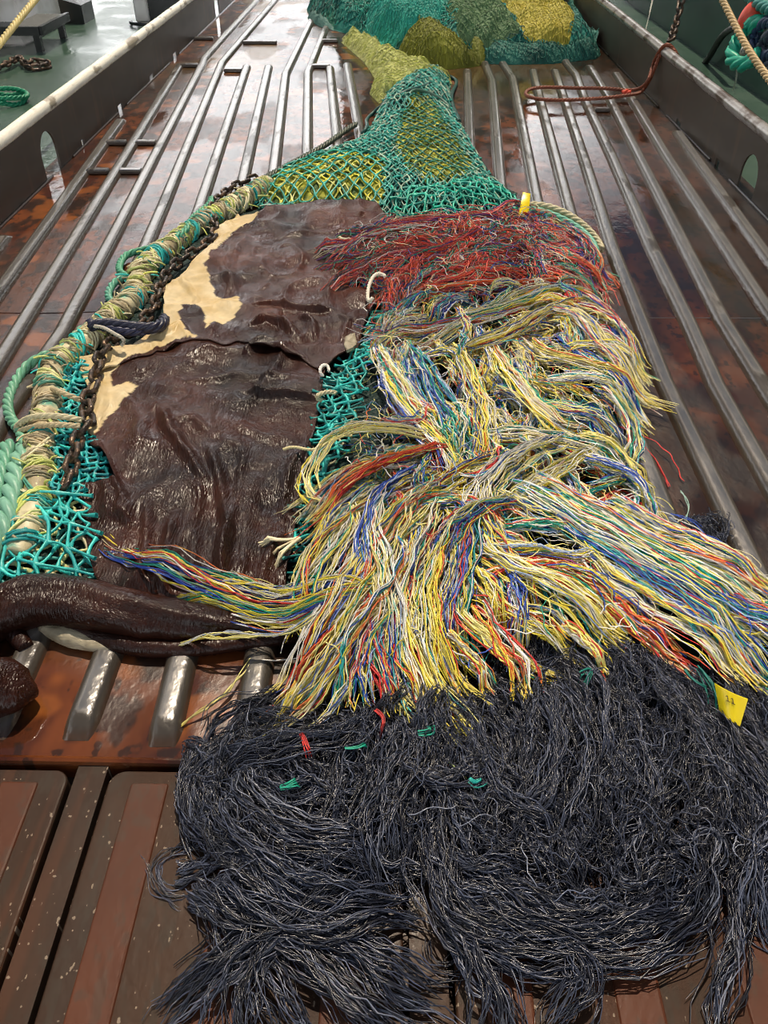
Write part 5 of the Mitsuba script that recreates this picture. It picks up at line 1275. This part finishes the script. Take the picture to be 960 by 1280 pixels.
# ------------------------------------------------------------------ things on the side deck on the left
rope(np.vstack([PX(80, -45, -2.35), PX(46, -3, -2.35), PX(23, 25, -2.35), PX(0, 54, -2.35), PX(-40, 100, -2.35)]), .020, rgb(.52, .42, .16), name='yellow_rope', label='taut yellow rope crossing the top left corner', category='rope')
ctr = P(2, 128)
a = np.linspace(0, 2 * np.pi, 40)
rope(np.c_[ctr[0] + .20 * np.cos(a), ctr[1] + .19 * np.sin(a), .03 + .02 * np.sin(3 * a)], .018, rgb(.01, .20, .10), name='green_coil', label='green rope ring lying on the green side deck', category='rope')
rope(np.c_[ctr[0] + .02 + .19 * np.cos(a + 1), ctr[1] + .17 * np.sin(a + 1), .055 + .01 * np.sin(2 * a)], .018, rgb(.012, .22, .11), name='green_coil', label='second turn of the green rope ring on the side deck', category='rope')
chain(world([(-30, 84, .03), (8, 80, .05), (24, 72, .05), (34, 80, .05), (46, 76, .05), (60, 79, .03), (50, 84, .03), (30, 83, .03)]), .10, .07, .013, seed=9, label='dark chain heaped on the green side deck', category='chain')
b = P(10, 58)
obj('locker', box(b[0] - 1.3, P(47, 50)[0], b[1], b[1] + 1.2, 0, 1.2, .02), 'white_paint', smooth=False, label='white locker side at the top left corner', category='locker')
# perforated step: a slab of bars on two legs
st = empty('step', label='grey perforated steel step in front of the white locker', category='step')
q = [P(-40, 40, .22), P(79, 18, .22), P(45, 33, .22), P(-60, 50, .22)]
ya, yb, xr0 = float(P(45, 33, .22)[1]), float(P(78, 17, .22)[1]), float(P(50, 33, .22)[0])
xl0 = xr0 - 1.1
for i in range(17):
    yy = ya + (yb - ya) * i / 16
    obj('grating_bar', box(xl0, xr0, yy - .022, yy + .022, .19, .215), 'grey_steel', st, smooth=False)
for i in range(7):
    xx = xl0 + .03 + (xr0 - xl0 - .06) * i / 6
    obj('cross_bar', box(xx - .03, xx + .03, ya - .02, yb + .02, .18, .205), 'grey_steel', st, smooth=False)
obj('frame', box(xr0 - .01, xr0 + .03, ya - .04, yb + .04, .15, .225), 'black_paint', st, smooth=False)
obj('frame', box(xl0, xr0, ya - .06, ya - .03, .15, .225), 'black_paint', st, smooth=False)
for xx in (xl0 + .06, xr0 - .06):
    for yy in (ya + .02, yb - .02):
        obj('leg', box(xx - .03, xx + .03, yy - .03, yy + .03, 0, .19), 'black_paint', st, smooth=False)
b = P(54, 29); e = P(106, 30)
import manifold3d
wedge = trimesh.convex.convex_hull(np.array([(b[0], b[1], 0), (e[0], e[1], 0), (b[0], b[1] + .5, 0), (e[0], e[1] + .4, 0), (b[0], b[1], .30), (b[0], b[1] + .5, .34), (e[0], e[1], .18), (e[0], e[1] + .4, .18)]))
obj('black_housing', wedge, 'black_paint', smooth=False, label='black wedge shaped housing on the side deck beside the white locker', category='housing')
b = P(170, 28)
obj('white_post', box(b[0], P(187, 28)[0], b[1], b[1] + .3, 0, 1.1, .015), 'white_paint', smooth=False, label='white post standing on the side deck near the left rail', category='post')
b = P(186, 27); e = P(205, 27)
wedge = trimesh.convex.convex_hull(np.array([(b[0], b[1], 0), (e[0] + .25, b[1], 0), (b[0], b[1] + .8, 0), (e[0] + .25, b[1] + .8, 0), (b[0], b[1], .26), (e[0] + .25, b[1], .50), (b[0], b[1] + .8, .26), (e[0] + .25, b[1] + .8, .5)]))
obj('black_housing', wedge, 'black_paint', smooth=False, label='black slanted housing right of the white post', category='housing')
v, f = tubes(spline(np.array([P(164, 27, .02), P(170, 30, .03), P(186, 30, .03)]), .02), .016, 8, True)
obj('foot_bar', mesh_of(v, f), 'black_paint', smooth=True, label='short dark bar at the foot of the white post', category='bar')
